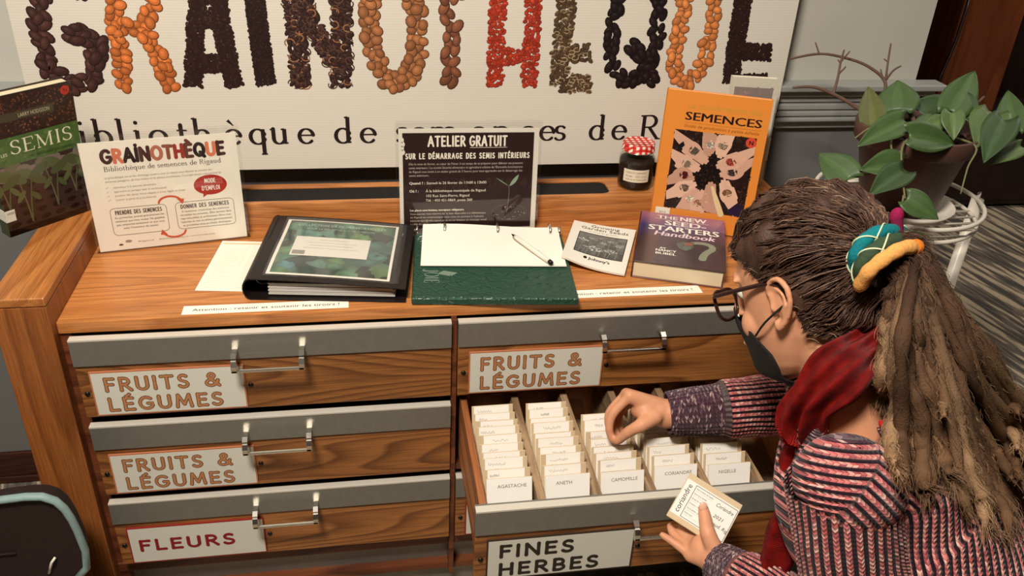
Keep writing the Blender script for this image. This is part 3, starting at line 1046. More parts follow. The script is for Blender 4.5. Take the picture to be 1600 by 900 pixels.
def seed_letter(key, width, strokes):
    col, size, asp, pack = SEEDS[key]
    base = lin(col)
    r = random.Random(ord(key))
    pts = []
    hw = max(1.0, width / 2 - size * .55)
    for s in strokes:
        P = np.array(s, float)
        L = np.linalg.norm(np.diff(P, axis=0), axis=1)
        tot = L.sum()
        n = int(max(1, tot / (size * .5) * (2 * hw / (size * .5)) * 1.1)) + 6
        for _ in range(n * 3):
            t = r.uniform(0, tot)
            k = 0
            while k < len(L) - 1 and t > L[k]:
                t -= L[k]
                k += 1
            a, b = P[k], P[k + 1]
            d = (b - a) / max(L[k], 1e-6)
            c = a + d * t + np.array((-d[1], d[0])) * r.uniform(-hw, hw)
            if all((c[0] - q[0]) ** 2 + (c[1] - q[1]) ** 2 > (size * pack * 1.05) ** 2 for q in pts):
                pts.append((c[0], c[1], math.atan2(d[1], d[0])))
    m = MB()
    big = size > 6
    N = 12 if big else 7
    for i, (u, v, ang) in enumerate(pts):
        x, y = bpt(u, v)
        k = .00117 * size * r.uniform(.85, 1.12)
        rot = -ang + (r.uniform(-.9, .9) if key in 'GQT' else r.uniform(-PI, PI)) + (PI / 2 if key == 'I' else 0)
        z = .0002 + .0004 * i / len(pts)
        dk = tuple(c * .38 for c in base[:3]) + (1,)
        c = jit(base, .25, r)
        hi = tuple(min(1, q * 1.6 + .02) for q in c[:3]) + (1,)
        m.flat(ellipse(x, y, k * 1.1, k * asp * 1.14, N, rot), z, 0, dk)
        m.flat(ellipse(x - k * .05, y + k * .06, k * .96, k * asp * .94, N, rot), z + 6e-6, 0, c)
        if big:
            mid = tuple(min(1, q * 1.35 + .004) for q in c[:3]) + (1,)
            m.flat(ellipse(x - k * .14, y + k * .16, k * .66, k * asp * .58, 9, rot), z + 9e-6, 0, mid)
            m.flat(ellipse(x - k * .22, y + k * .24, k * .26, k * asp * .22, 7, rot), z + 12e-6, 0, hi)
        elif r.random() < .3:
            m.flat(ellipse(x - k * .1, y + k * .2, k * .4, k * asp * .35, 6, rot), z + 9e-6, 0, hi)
        if key == 'N' and r.random() < .5:
            a0 = r.uniform(0, 360)
            ribbon(m, [(x + p[0] * k, y + p[1] * k) for p in arc(0, 0, 1.1, .9, a0, a0 + 220, 8)], [k * .3] * 8, z + 2e-5, 0, lin((150, 100, 66)) if r.random() < .25 else jit(lin((84, 56, 44)), .3, r), cap=False)
        if key == 'E' and r.random() < .3:
            a0 = r.uniform(0, 360)
            ribbon(m, [(x + p[0] * k, y + p[1] * k) for p in arc(0, 0, .9, .6, a0, a0 + 300, 8)], [k * .25] * 8, z + 2e-5, 0, lin((168, 146, 112)), cap=False)
    m.build('seed_letter', PRINT, banner)


for key, width, strokes in LETTERS:
    seed_letter(key, width, strokes)

m = MB()
y0 = .0565
line = [('B', 88), ('i', 124), ('b', 147), ('l', 184), ('i', 210), ('o', 234), ('t', 278), ('h', 302), ('è', 352), ('q', 389), ('u', 422), ('e', 466), ('d', 522), ('e', 563), ('s', 618), ('e', 642), ('m', 672), ('e', 735), ('n', 769), ('c', 812), ('e', 842), ('s', 864), ('d', 918), ('e', 954), ('R', 996), ('i', 1046), ('g', 1068), ('a', 1104), ('u', 1140), ('d', 1182)]
for ch, u in line:
    x, _ = bpt(u, 222)
    serif_glyph(m, ch, x, y0, .0335, .0004, INK, thick=.25, thin=.10, xs=1.14)
m.build('lettering', PRINT, banner)


# ------------------------------------------------------------------ printed faces: a measured point of the picture carried onto the thing's own face
class Face:
    def __init__(self, M, off=0.0):
        self.M = M
        self.inv = M.inverted()
        self.off = off

    def __call__(self, u, v):
        o = self.inv @ Vector(CAM_POS)
        d = self.inv.to_3x3() @ Vector(ray(u, v))
        t = (self.off - o.z) / d.z
        p = o + d * t
        return p.x, p.y


def speckle(mb, poly, n, size, z, cols, r, mat=0):
    xs = [p[0] for p in poly]
    ys = [p[1] for p in poly]
    done = 0
    tries = 0
    while done < n and tries < n * 20:
        tries += 1
        x, y = r.uniform(min(xs), max(xs)), r.uniform(min(ys), max(ys))
        inside = False
        j = len(poly) - 1
        for i in range(len(poly)):
            if (poly[i][1] > y) != (poly[j][1] > y) and x < (poly[j][0] - poly[i][0]) * (y - poly[i][1]) / (poly[j][1] - poly[i][1]) + poly[i][0]:
                inside = not inside
            j = i
        if inside:
            mb.flat(ellipse(x, y, size * r.uniform(.5, 1.3), size * r.uniform(.3, .8), 6, r.uniform(0, PI)), z + done * 2e-8, mat, jit(lin(r.choice(cols)), .2, r))
            done += 1


# ---- book of seedlings standing at the left end
M = frame((-.778, .229, .8205), (math.cos(math.radians(46)), math.sin(math.radians(46)), 0), (.087 * .7, -.087 * .7, 1))
book = tag(empty('book', mat=M), 'green and brown gardening book with seedlings on the cover, standing on the left end panel', 'book')
bw, bh, bt = .157, .258, .026
m = MB()
m.box(0, bw, 0, bh, -.0018, 0, 0, lin((40, 18, 12)))
m.box(0, bw, 0, bh, -bt, -bt + .0018, 0, lin((40, 18, 12)))
m.box(-.0012, .0012, 0, bh, -bt, 0, 0, lin((64, 72, 40)))
r = random.Random(3)
F = Face(M)
z = .0003
m.rect(.001, .186, bw, bh, z, 0, lin((44, 20, 14)))
speckle(m, [(.002, .188), (bw - .001, .188), (bw - .001, bh - .001), (.002, bh - .001)], 520, .0022, z + 1e-4, [(96, 52, 30), (70, 34, 22), (120, 76, 46), (30, 12, 10)], r)
m.rect(.002, .212, .118, .226, z + 3e-4, 0, lin((66, 60, 42)))
text(m, 'LARRY HODGSON', .110, .2155, .0098, z + 4e-4, lin((190, 180, 150)), align='r', fit=.056)
m.flat(ellipse(bw - .014, bh - .014, .0085, .0085, 16), z + 4e-4, 0, lin((178, 48, 34)))
text(m, 'N', bw - .014, bh - .0175, .010, z + 5e-4, lin((40, 10, 10)), align='c')
m.rect(.0, .134, bw, .184, z + 1e-4, 0, lin((70, 98, 46)))
speckle(m, [(.002, .136), (bw - .001, .136), (bw - .001, .182), (.002, .182)], 120, .006, z + 1.5e-4, [(74, 104, 48), (66, 92, 44), (80, 108, 54)], r)
serif(m, 'SEMIS', .030, .152, .0155, z + 4e-4, lin((226, 226, 196)), fit=.116, thick=.22, thin=.08)
text(m, 'LES', .012, .152, .008, z + 4e-4, lin((226, 226, 196)))
text(m, 'du jardinier paresseux', bw - .012, .139, .009, z + 4e-4, lin((20, 34, 14)), align='r', fit=.084)
m.rect(.0, 0, bw, .134, z, 0, lin((52, 36, 34)))
for k in range(9):                                                   # hazy pale backdrop of the cover photograph
    m.flat(ellipse(.01 + k * .018, .118 + .008 * math.sin(k * 1.7), .016, .014, 12), z + 4e-5 + k * 1e-6, 0, lin(((120, 100, 100), (96, 92, 70), (112, 104, 92))[k % 3]))
m.rect(0, 0, bw, .012, z + 6e-5, 0, lin((20, 8, 6)))
for a in range(5):
    for b in range(6):
        m.flat(ellipse(.014 + b * .028 - a * .004, .020 + a * .017, .010 - a * .0008, .0052 - a * .0004, 12, .1), z + 7e-5, 0, lin((24, 10, 10)))
for sx, sy, h in ((.045, .018, .085), (.096, .034, .078), (.134, .050, .058), (.010, .05, .06)):
    g = lin((76, 86, 52))
    ribbon(m, bez((sx, sy), (sx - .004, sy + h * .5), (sx - .012, sy + h)), np.linspace(.003, .0018, 7), z + 1.2e-4, 0, lin((96, 92, 64)))
    ribbon(m, bez((sx, sy), (sx + .003, sy + h * .5), (sx + .010, sy + h * .9)), np.linspace(.003, .0018, 7), z + 1.3e-4, 0, lin((80, 88, 54)))
    for lx, ly, rx, ry, ro in ((-.024, h, .020, .009, .5), (.0, h * 1.1, .018, .010, -.3), (.022, h * .92, .018, .009, -.6), (-.012, h * .62, .013, .005, .9), (.014, h * .55, .012, .005, -.9)):
        m.flat(ellipse(sx + lx, sy + ly, rx, ry, 14, ro), z + 1.6e-4 + abs(lx) * 1e-3, 0, jit(g, .25, r))
m.build('cover', PRINT_GLOSS, book)
MB().box(.002, bw - .003, .003, bh - .003, -bt + .0018, -.0018, 0, lin((214, 202, 170))).build('pages', PRINT, book)
s = MB()
s.box(-.0018, .0, .030, .052, -bt, .0005, 0, lin((224, 222, 206)))
s.box(-.0018, .016, .030, .052, .0003, .0008, 0, lin((224, 222, 206)))
text(s, 'HOD', .002, .044, .006, .0010, INK)
s.build('spine_sticker', PRINT, book)['label'] = 'white call number sticker'

# ---- welcome sign in a clear acrylic stand
def acrylic_stand(M, w, h, label):
    t = tag(empty('sign_holder', mat=M), label, 'sign')
    m = MB()
    m.box(-.006, w + .006, 0, h + .018, .0010, .0030, bevel=.0008, seg=1)
    m.build('front_sheet', CLEAR, t)
    m = MB().box(-.006, w + .006, 0, h + .012, -.0038, -.0018, bevel=.0008, seg=1)
    m.build('back_sheet', CLEAR, t)
    m = MB().box(-.006, w + .006, .0, .0025, -.014, .0030, bevel=.0008, seg=1)
    m.build('foot', CLEAR, t)
    return t


a = math.radians(10.8)
M = frame((-.646, .270, .7618), (math.cos(a), math.sin(a), 0), (0, -.03, 1))
sign = acrylic_stand(M, .268, .219, 'white welcome sheet headed with seed lettering, in a clear stand by the left book')
m = MB().box(0, .268, .003, .221, -.0014, 0, 0, lin((238, 232, 214)))
w = .268
z = .0003
GREY = lin((150, 140, 128))
DARK = lin((70, 54, 48))
title = 'GRAÏNOTHÈQUE'
tc = [(74, 40, 32), (206, 116, 84), (40, 20, 18), (44, 24, 22), (70, 36, 30), (176, 108, 84), (140, 80, 62), (156, 50, 40), (96, 50, 40), (34, 16, 16), (214, 122, 84), (70, 34, 30)]
cx = .034
for ch, c in zip(title, tc):
    g = caps(m, ch, cx, .181, .024, .0066, z, lin(c), wob=.02, xs=.9)
    base = ACC[ch][0] if ch in ACC else ch
    cx += (CAPS[base][0] * .9 * .024 + .0052) * .98
serif(m, 'Bibliothèque de semences de Rigaud', .034, .1645, .0056, z, DARK, fit=.203, thick=.2, thin=.09)
rows = ["La grainothèque est un lieu d'échange ouvert à tous où chacun peut déposer et prendre des", 'semences potagères, de fines herbes et de plantes aromatiques. Ce projet citoyen nous permet de']
for i, s in enumerate(rows):
    text(m, s, .032, .150 - i * .0075, .006, z, GREY, fit=.186 if i == 0 else .202)
for i, s in enumerate(('contribuer à la sécurité alimentaire', 'apprendre et partager avec la communauté', 'produire des plants mieux adaptés à notre région et climat', 'contrer la perte de la biodiversité')):
    y = .130 - i * .0083
    text(m, s, .044, y, .006, z, GREY, fit=(.073, .090, .122, .070)[i])
    ribbon(m, [(.031, y + .002), (.0325, y + .0005), (.035, y + .004)], [.0006] * 3, z, 0, GREY)
RED = lin((170, 40, 32))
m.flat(ellipse(.212, .121, .030, .0205, 24), z, 0, RED)
m.flat([(.198, .106), (.206, .103), (.196, .096)], z + 1e-5, 0, RED)
caps(m, 'MODE', .212, .1255, .0085, .0013, z + 2e-4, WHITE, align='c', xs=.62, track=.18)
caps(m, "D'EMPLOI", .212, .1105, .0085, .0013, z + 2e-4, WHITE, align='c', xs=.62, track=.18)
for x0, x1, t1, body in ((.030, .128, 'PRENDRE DES SEMENCES', ('Au printemps, prenez gratuitement les', "semences que vous voulez. Ne gaspillez", 'pas, emportez seulement ce que vous', "avez l'intention de semer.")), (.144, .250, 'DONNER DES SEMENCES', ("À l'automne, (re)donnez des semences", 'récoltées ou achetées. Elles doivent être', 'reproductibles (à pollinisation libre, non-', 'hybrides et non modifiées génétiquement)', 'et produites sans produits chimiques.'))):
    outline(m, rrect(x0, .034, x1, .090, .008), .0008, z, 0, DARK)
    caps(m, t1, (x0 + x1) / 2, .077, .0076, .00135, z + 1e-4, DARK, align='c', xs=.55, fit=(x1 - x0) * .82)
    for i, s in enumerate(body):
        text(m, s, (x0 + x1) / 2, .0685 - i * .0074, .0058, z, DARK, align='c', fit=min((x1 - x0) * .88, len(s) * .0024))
ORG = lin((206, 82, 56))
for flip in (1, -1):
    cxx, cyy = .136, .062
    P = [(cxx + flip * p[0], cyy + flip * p[1]) for p in arc(.0, .030, .020, .013, 175, 20, 10)]
    ribbon(m, P, [.0036] * 10, z + 2e-4, 0, ORG)
    e = P[-1]
    m.flat([(e[0] + flip * .007, e[1] + flip * .001), (e[0] - flip * .006, e[1] + flip * .002), (e[0] + flip * .003, e[1] - flip * .010)][::1], z + 2.2e-4, 0, ORG)
m.flat(ellipse(.052, .020, .006, .003, 10), z, 0, GREY)
m.flat(ellipse(.038, .014, .004, .002, 10), z, 0, DARK)
text(m, 'Rigaud · Bibliothèque municipale', .068, .016, .004, z, GREY, fit=.14)
m.build('sheet', PRINT, sign)

# ---- workshop poster in a clear acrylic stand
M = frame((-.080, .314, .7625), (1, -.012, 0), (0, .068, 1))
poster = acrylic_stand(M, .278, .218, 'dark brown workshop poster with white lettering in a clear stand behind the green binder')
m = MB().box(0, .278, .003, .219, -.0014, 0, 0, lin((222, 214, 198)))
z = .0003
m.rect(.0075, .010, .268, .2105, z, 0, lin((42, 18, 16)))
for k in range(4):                                                   # torn corner of the white backing
    m.flat(ellipse(.007, .196 - k * .008, .0035 + .002 * (k % 2), .006, 9), z + 1e-4, 0, lin((222, 214, 198)))
z += 2e-4
LT = lin((236, 226, 206))
caps(m, 'ATELIER', .058, .184, .0195, .0036, z, LT, xs=.56, track=.17, fit=.072)
caps(m, 'GRATUIT', .140, .184, .0195, .0036, z, LT, xs=.56, track=.17, fit=.073)
m.rect(.140, .1800, .2145, .1808, z, 0, LT)
caps(m, 'SUR LE DÉMARRAGE DES SEMIS INTÉRIEURS', .0135, .1585, .0105, .0022, z, LT, xs=.56, track=.24, fit=.246)
PT = lin((196, 182, 166))
for i, (s, f) in enumerate((('Dès le mois de février, au cœur de l’hiver, il est temps de se préparer pour débuter ses premiers', .228), ("semis intérieurs ! Le comité Sécurité alimentaire et agriculture urbaine de l'Escouade écocitoyenne", .228), ('de Rigaud vous invite à un atelier gratuit de 2 heures pour tout apprendre sur le démarrage des', .228), ('semis intérieurs.', .040))):
    text(m, s, .019, .1455 - i * .0079, .0066, z, PT, fit=f)
text(m, 'Quand ? :', .0195, .1055, .0078, z, LT, fit=.031, bold=.0002)
text(m, 'Samedi le 26 février de 11h00 à 13h00', .054, .1055, .0078, z, LT, fit=.120)
text(m, 'Où ? :', .0195, .0888, .0078, z, LT, fit=.018, bold=.0002)
text(m, 'À la bibliothèque municipale de Rigaud', .052, .0888, .0078, z, LT, fit=.121)
text(m, '102 Rue Saint-Pierre, Rigaud', .052, .0784, .0078, z, LT, fit=.088)
text(m, 'Tél. : 450 451-0869, poste 260', .052, .0688, .0078, z, LT, fit=.094)
text(m, 'Les places sont limitées, inscription obligatoire.', .020, .0485, .006, z, LT, fit=.110, bold=.00015)
for i, s in enumerate(('Vous pouvez vous inscrire sur la liste disponible à la bibliothèque', 'de Rigaud ou communiquer avec nous en écrivant à l’adresse', 'bibliotheque@ville.rigaud.qc.ca ou en laissant un message vocal', 'au 450 451-0869, poste 260.')):
    text(m, s, .020, .0408 - i * .0074, .0056, z, PT, fit=(.154, .150, .156, .064)[i])
G1 = lin((118, 142, 116))
for pts, c in ((bez((.2195, .100), (.208, .110), (.1925, .118)) + bez((.1925, .118), (.212, .102), (.2195, .100)), G1), (bez((.2215, .099), (.238, .104), (.2405, .124)) + bez((.2405, .124), (.226, .114), (.2215, .099)), lin((140, 160, 134)))):
    m.flat(pts, z, 0, c)
ribbon(m, bez((.2205, .100), (.223, .08), (.217, .042)), [.0012] * 7, z, 0, lin((110, 106, 98)))
ribbon(m, ellipse(.222, .043, .036, .017, 26) + ellipse(.222, .043, .036, .017, 26)[:1], [.0007] * 27, z, 0, lin((96, 84, 80)))
rr = random.Random(5)
for k in range(26):
    q = rr.uniform(0, 2 * PI)
    m.flat(ellipse(.222 + .036 * rr.uniform(.2, 1) * math.cos(q), .041 + .014 * math.sin(q), .0011, .0007, 6, q), z + 1e-5, 0, lin((168, 156, 146)))
m.build('poster_sheet', PRINT, poster)

# ---- jar with a gingham lid
def gingham():
    m, nt, b = new_mat('gingham_lid')
    N, L = nt.nodes, nt.links
    tc = N.new('ShaderNodeTexCoord')
    sx = N.new('ShaderNodeSeparateXYZ')
    L.new(tc.outputs['Object'], sx.inputs[0])
    ax = N.new('ShaderNodeMath')
    ax.operation = 'ADD'
    L.new(sx.outputs[1], ax.inputs[0])
    L.new(sx.outputs[2], ax.inputs[1])

    def stripe(sock, off):
        a = N.new('ShaderNodeMath')
        a.operation = 'MULTIPLY_ADD'
        a.inputs[1].default_value = 1 / .0125
        a.inputs[2].default_value = 20 + off
        L.new(sock, a.inputs[0])
        f = N.new('ShaderNodeMath')
        f.operation = 'FRACT'
        L.new(a.outputs[0], f.inputs[0])
        g = N.new('ShaderNodeMath')
        g.operation = 'GREATER_THAN'
        g.inputs[1].default_value = .5
        L.new(f.outputs[0], g.inputs[0])
        return g.outputs[0]
    s = N.new('ShaderNodeMath')
    s.operation = 'ADD'
    L.new(stripe(sx.outputs[0], .2), s.inputs[0])
    L.new(stripe(ax.outputs[0], .1), s.inputs[1])
    d = N.new('ShaderNodeMath')
    d.operation = 'DIVIDE'
    d.inputs[1].default_value = 2.0
    L.new(s.outputs[0], d.inputs[0])
    r = N.new('ShaderNodeValToRGB')
    r.color_ramp.interpolation = 'CONSTANT'
    e = r.color_ramp.elements
    e[0].position, e[0].color = 0, lin((238, 222, 206))
    e[1].position, e[1].color = .9, lin((186, 26, 24))
    q = e.new(.3)
    q.color = lin((204, 62, 52))
    L.new(d.outputs[0], r.inputs[0])
    L.new(r.outputs[0], b.inputs['Base Color'])
    b.inputs['Roughness'].default_value = .3
    return m


jar = tag(empty('jar', (.4335, .402, .8205)), 'small glass jar of seeds with a red gingham lid on the back ledge', 'jar')
GLASS = glassy('jar_glass', (236, 240, 234), 1.5, .03)
prof = [(.001, 0), (.032, 0), (.037, .004), (.0385, .012), (.0385, .060), (.0375, .068), (.033, .077), (.031, .082), (.031, .088)]
MB().lathe(prof, 40).build('glass', GLASS, jar)
m = MB().lathe([(.001, .002), (.031, .002), (.0362, .008), (.0372, .016), (.0372, .056), (.036, .064), (.024, .068), (.001, .070)], 40, 0, lin((44, 26, 20)))
rr = random.Random(8)
for k in range(150):
    q, zz = rr.uniform(0, 2 * PI), rr.uniform(.008, .064)
    m.ball((.0355 * math.cos(q), .0355 * math.sin(q), zz), rr.uniform(.0014, .0024), 0, jit(lin(rr.choice(((60, 34, 26), (86, 54, 38), (34, 20, 18)))), .2, rr), 6, 4)
m.build('seed_filling', PRINT, jar)['kind'] = 'stuff'
m = MB().lathe([(.0345, .0835), (.0352, .0842), (.0352, .0862), (.0345, .0868), (.0345, .098), (.0335, .1005), (.0315, .1015), (.030, .1005), (.001, .1005)], 48)
m.build('lid', gingham(), jar)
MB().lathe([(.0350, .0828), (.0357, .0834), (.0350, .0840)], 48).build('lid_rim', CHROME, jar)
m = MB()
P = []
for i in range(2):
    P.append([(.0389 * math.cos(q), .0389 * math.sin(q), (.022, .050)[i]) for q in np.linspace(math.radians(-148), math.radians(-62), 14)])
m.grid(P, 0, lin((226, 212, 186)))
fl = MB()
for i, s in enumerate(('HARICOT GRIMPANT', 'Rouge    2021 pour', 'café de la Débauche')):
    text(fl, s, 0, .0415 - i * .0075, .0052, 0, lin((120, 100, 88)), align='c', fit=.046)
vv = []
for x, y, zz in fl.v:
    q = math.radians(-105) + x / .0391
    vv.append((.0391 * math.cos(q), .0391 * math.sin(q), y))
m.add(vv, fl.f, 0, list(fl.c))
m.build('jar_label', PRINT, jar)['label'] = 'handwritten paper label'

# ---- orange book on keeping seeds
M = frame((.450, .322, .7640), (math.cos(math.radians(-23)), math.sin(math.radians(-23)), 0), (.05 * .39, .115, 1))
ob = tag(empty('book', mat=M), 'orange seed saving book with a cover picture of hands, upright behind the dark handbook', 'book')
ow, oh, ot = .208, .289, .017
m = MB()
ORA = lin((224, 138, 56))
m.box(0, ow, 0, oh, -.0012, 0, 0, ORA)
m.box(0, ow, 0, oh, -ot, -ot + .0012, 0, ORA)
m.box(-.0008, .0012, 0, oh, -ot, 0, 0, lin((206, 124, 48)))
F = Face(M)


def Z(x, y):                                     # a point of the enlarged view of the cover
    return F(980 + x / 2.571, 110 + y / 2.571)


z = .0004
p0, p1 = Z(264, 140), Z(548, 172)
text(m, 'La conservation des', .044, .2565, .0165, z, lin((196, 150, 62)), fit=.148)
text(m, 'SEMENCES', .042, .232, .0235, z, lin((34, 20, 26)), fit=.152, bold=.0007)
m.rect(.042, .2265, .196, .2269, z, 0, lin((170, 96, 40)))
text(m, 'Guide de production à petite échelle', .042, .2170, .009, z, lin((150, 84, 36)), fit=.150, shear=.15)
PIC = [(198, 240), (516, 276), (466, 608), (144, 574)]
x0, y0 = .026, .0435
x1, y1 = .190, .2105
m.rect(x0, y0, x1, y1, z, 0, lin((38, 22, 18)))
rr = random.Random(4)
speckle(m, [(x0, y0), (x1, y0), (x1, y1), (x0, y1)], 700, .0028, z + 5e-5, [(52, 34, 28), (26, 14, 12), (70, 50, 42), (44, 26, 22)], rr)
m.flat(ellipse((x0 + x1) / 2 + .002, (y0 + y1) / 2 + .006, .044, .040, 24), z + 9e-5, 0, lin((24, 13, 11)))
speckle(m, ellipse((x0 + x1) / 2 + .002, (y0 + y1) / 2 + .006, .040, .036, 14), 160, .0022, z + 1e-4, [(48, 30, 24), (16, 8, 8), (62, 42, 34)], rr)
CL = lambda p: (min(max(p[0], x0), x1), min(max(p[1], y0), y1))
SK = [(206, 160, 136), (214, 170, 146), (192, 146, 122), (220, 178, 152)]
hands = [  # wrist, palm, fingertips, seed colour (in the enlarged view)
    ((170, 250), (262, 318), (316, 366), (104, 92, 80)), ((170, 330), (232, 372), (284, 396), (176, 150, 122)),
    ((150, 440), (222, 420), (262, 434), (92, 26, 26)), ((150, 500), (222, 474), (270, 458), (120, 96, 80)),
    ((205, 590), (248, 524), (280, 484), (226, 208, 178)), ((262, 600), (284, 540), (304, 488), (176, 132, 104)),
    ((350, 600), (328, 532), (336, 456), (222, 196, 160)), ((440, 590), (404, 500), (388, 446), (150, 110, 76)),
    ((540, 372), (430, 408), (380, 418), (70, 60, 56)), ((540, 326), (424, 366), (366, 384), (164, 70, 56)),
    ((330, 215), (336, 290), (326, 336), (200, 186, 168)), ((420, 225), (388, 296), (372, 344), (168, 142, 122))]
for k, (a, b, c, sc) in enumerate(hands):
    A, B_, C_ = (np.array(Z(*p)) for p in (a, b, c))
    skin = lin(SK[k % 4])
    d = (C_ - A)
    d /= np.linalg.norm(d)
    n_ = np.array((-d[1], d[0]))
    zz = z + 2e-4 + k * 1.5e-5
    arm = [CL(tuple(p)) for p in (A - n_ * .010, B_ - n_ * .015, B_ + n_ * .015, A + n_ * .010)]
    m.flat(arm, zz, 0, skin)
    m.flat([CL(p) for p in ellipse(B_[0], B_[1], .021, .0165, 18, math.atan2(d[1], d[0]))], zz + 2e-6, 0, skin)
    for f_ in range(4):
        o = n_ * (.0105 - f_ * .0068)
        tip = C_ + o * .75 + d * (.002 if f_ in (1, 2) else -.003)
        root = B_ + o * 1.1
        ribbon(m, [CL(tuple(root)), CL(tuple((root + tip) / 2)), CL(tuple(tip))], [.0072, .0068, .0056], zz + 4e-6 + f_ * 1e-6, 0, jit(skin, .06, rr))
    th = B_ - n_ * .013
    ribbon(m, [CL(tuple(th - d * .012)), CL(tuple(th + d * .010 - n_ * .001))], [.008, .006], zz + 8e-6, 0, jit(skin, .05, rr))
    if k == 6:
        ribbon(m, [CL(Z(372, 596)), CL(Z(360, 530)), CL(Z(342, 470))], [.012, .011, .006], zz + 3e-5, 0, lin((222, 196, 150)))
    else:
        pile = B_ + d * .004
        m.flat(ellipse(pile[0], pile[1], .010, .008, 14), zz + 1e-5, 0, lin(tuple(int(q * .7) for q in sc)))
        speckle(m, ellipse(pile[0], pile[1], .0105, .0085, 10), 26, .0022, zz + 1.1e-5, [sc, tuple(int(q * .75) for q in sc), tuple(min(255, int(q * 1.2)) for q in sc)], rr)
m.flat([CL(Z(*p)) for p in ((396, 566), (446, 530), (480, 560), (470, 640), (420, 640))], z + 5e-4, 0, lin((36, 26, 54)))
m.flat([CL(Z(*p)) for p in ((204, 300), (226, 284), (232, 300), (212, 318))], z + 5e-4, 0, lin((24, 20, 22)))
bx, by = x1 - .010, y1 - .010
m.flat(ellipse(bx, by, .0105, .0105, 20), z + 6e-4, 0, lin((206, 72, 52)))
text(m, 'N', bx, by - .0045, .0125, z + 7e-4, lin((50, 20, 24)), align='c', bold=.0004)
m.build('cover', PRINT_GLOSS, ob)
MB().box(.0015, ow - .003, .002, oh - .002, -ot + .0012, -.0012, 0, lin((236, 224, 196))).build('pages', PRINT, ob)
s = MB().box(.010, .040, .012, .042, .0006, .0010, 0, lin((232, 222, 204)))
text(s, '631.5', .025, .030, .006, .0012, INK, align='c')
s.build('call_sticker', PRINT, ob)['label'] = 'white call number sticker'

# ---- covered book behind it
M = frame((.625, .402, .8205), (math.cos(math.radians(-12)), math.sin(math.radians(-12)), 0), (.02, .07, 1))
wb = tag(empty('book', mat=M), 'white plastic covered book standing behind the orange book at the right end of the ledge', 'book')
m = MB().box(0, .098, 0, .236, -.0012, 0, 0, lin((226, 220, 206)))
m.box(0, .098, 0, .236, -.020, -.0188, 0, lin((226, 220, 206)))
m.box(-.001, .001, 0, .236, -.020, 0, 0, lin((226, 220, 206)))
m.rect(.006, .02, .088, .216, .0004, 0, lin((98, 40, 30)))
speckle(m, [(.006, .02), (.088, .02), (.088, .216), (.006, .216)], 420, .0035, .0005, [(122, 50, 34), (80, 30, 24), (150, 84, 56)], rr)
m.build('cover', PRINT_GLOSS, wb)
MB().box(.001, .096, .002, .234, -.0188, -.0012, 0, lin((236, 228, 206))).build('pages', PRINT, wb)
MB().box(-.002, .101, -.0, .240, .0008, .0013).build('plastic_sleeve', glassy('book_sleeve', (250, 250, 246), 1.45, .1, .12), wb)

# ---- loose sheet under the black binder
a = math.radians(-7)
M = frame((-.453, .114, .7612), (math.cos(a), math.sin(a), 0), (.06, 1, 0))
m = MB().box(0, .17, 0, .196, 0, .0004, 0, lin((240, 234, 216)))
m.rect(.005, .183, .165, .188, .0006, 0, lin((222, 186, 140)))
for i in range(20):
    m.rect(.012, .012 + i * .008, .012 + rr.uniform(.02, .05), .0128 + i * .008, .0006, 0, lin((214, 206, 190)))
    m.rect(.070, .012 + i * .008, .075 + rr.uniform(.0, .06), .0128 + i * .008, .0006, 0, lin((216, 208, 192)))
for x in (.055, .068):
    m.rect(x, .01, x + .0005, .178, .0006, 0, lin((214, 206, 190)))
sh = m.build('paper_sheet', PRINT, mat_world=M)
tag(sh, 'loose white printed list lying half under the black binder', 'paper sheet')

# ---- black ring binder with a leafy cover sheet
a = math.radians(-7)
M = frame((-.364, .074, .7616), (math.cos(a), math.sin(a), 0), (.02, 1, 0))
bd = tag(empty('ring_binder', mat=M), 'black ring binder with a leafy green cover sheet on the left of the worktop', 'binder')
BLACK_VINYL = plain('black_vinyl', (24, 17, 15), .42, bump=.25, nscale=500)
bw, bl = .282, .262


def vinyl_sheet(zf, name):
    m = MB()
    P, Q = [], []
    for j in range(13):
        y = bl * j / 12
        rowp, rowq = [], []
        for i in range(19):
            x = .012 + (bw - .012) * i / 18
            rowp.append((x, y, zf(x, y) + .0014))
            rowq.append((x, y, zf(x, y)))
        P.append(rowp)
        Q.append(rowq[::-1])
    m.grid(P)
    m.grid(Q)
    for row in (0, 12):
        for i in range(18):
            a_, b_ = P[row][i], P[row][i + 1]
            c_, d_ = Q[row][17 - i], Q[row][18 - i]
            m.poly([a_, b_, c_, d_] if row == 12 else [d_, c_, b_, a_])
    for col in (0, 18):
        for j in range(12):
            a_, b_ = P[j][col], P[j + 1][col]
            c_, d_ = Q[j + 1][18 - col], Q[j][18 - col]
            m.poly([a_, b_, c_, d_])
    return m.build(name, BLACK_VINYL, bd)


top_z = lambda x, y: .040 - .016 * max(0, (x - .03) / bw) ** 1.4 + .0015 * math.sin(y * 22)
vinyl_sheet(lambda x, y: .0002, 'back_cover')
vinyl_sheet(top_z, 'front_cover')
m = MB()
prof = [(.014, .0002)] + [(.012 - .014 * math.sin(q), .021 - .021 * math.cos(q)) for q in np.linspace(0, PI, 9)] + [(.014, .0414)]
P = [[(x, y, z_) for x, z_ in prof] for y in (0, bl)]
Q = [[(x + .0018, y, z_ * .92 + .0014) for x, z_ in prof] for y in (bl, 0)]
m.grid(P)
m.grid(Q)
m.grid([P[0], Q[1]])
m.grid([Q[0], P[1]])
m.build('spine', BLACK_VINYL, bd)
m = MB()
for k in range(7):
    zz = .005 + k * .0034
    m.box(.040 + .002 * (k % 2), .262 - .003 * (k % 3), .012 + .001 * (k % 2), bl - .012, zz, zz + .0024, 0, jit(lin((206, 200, 190)), .12, rr))
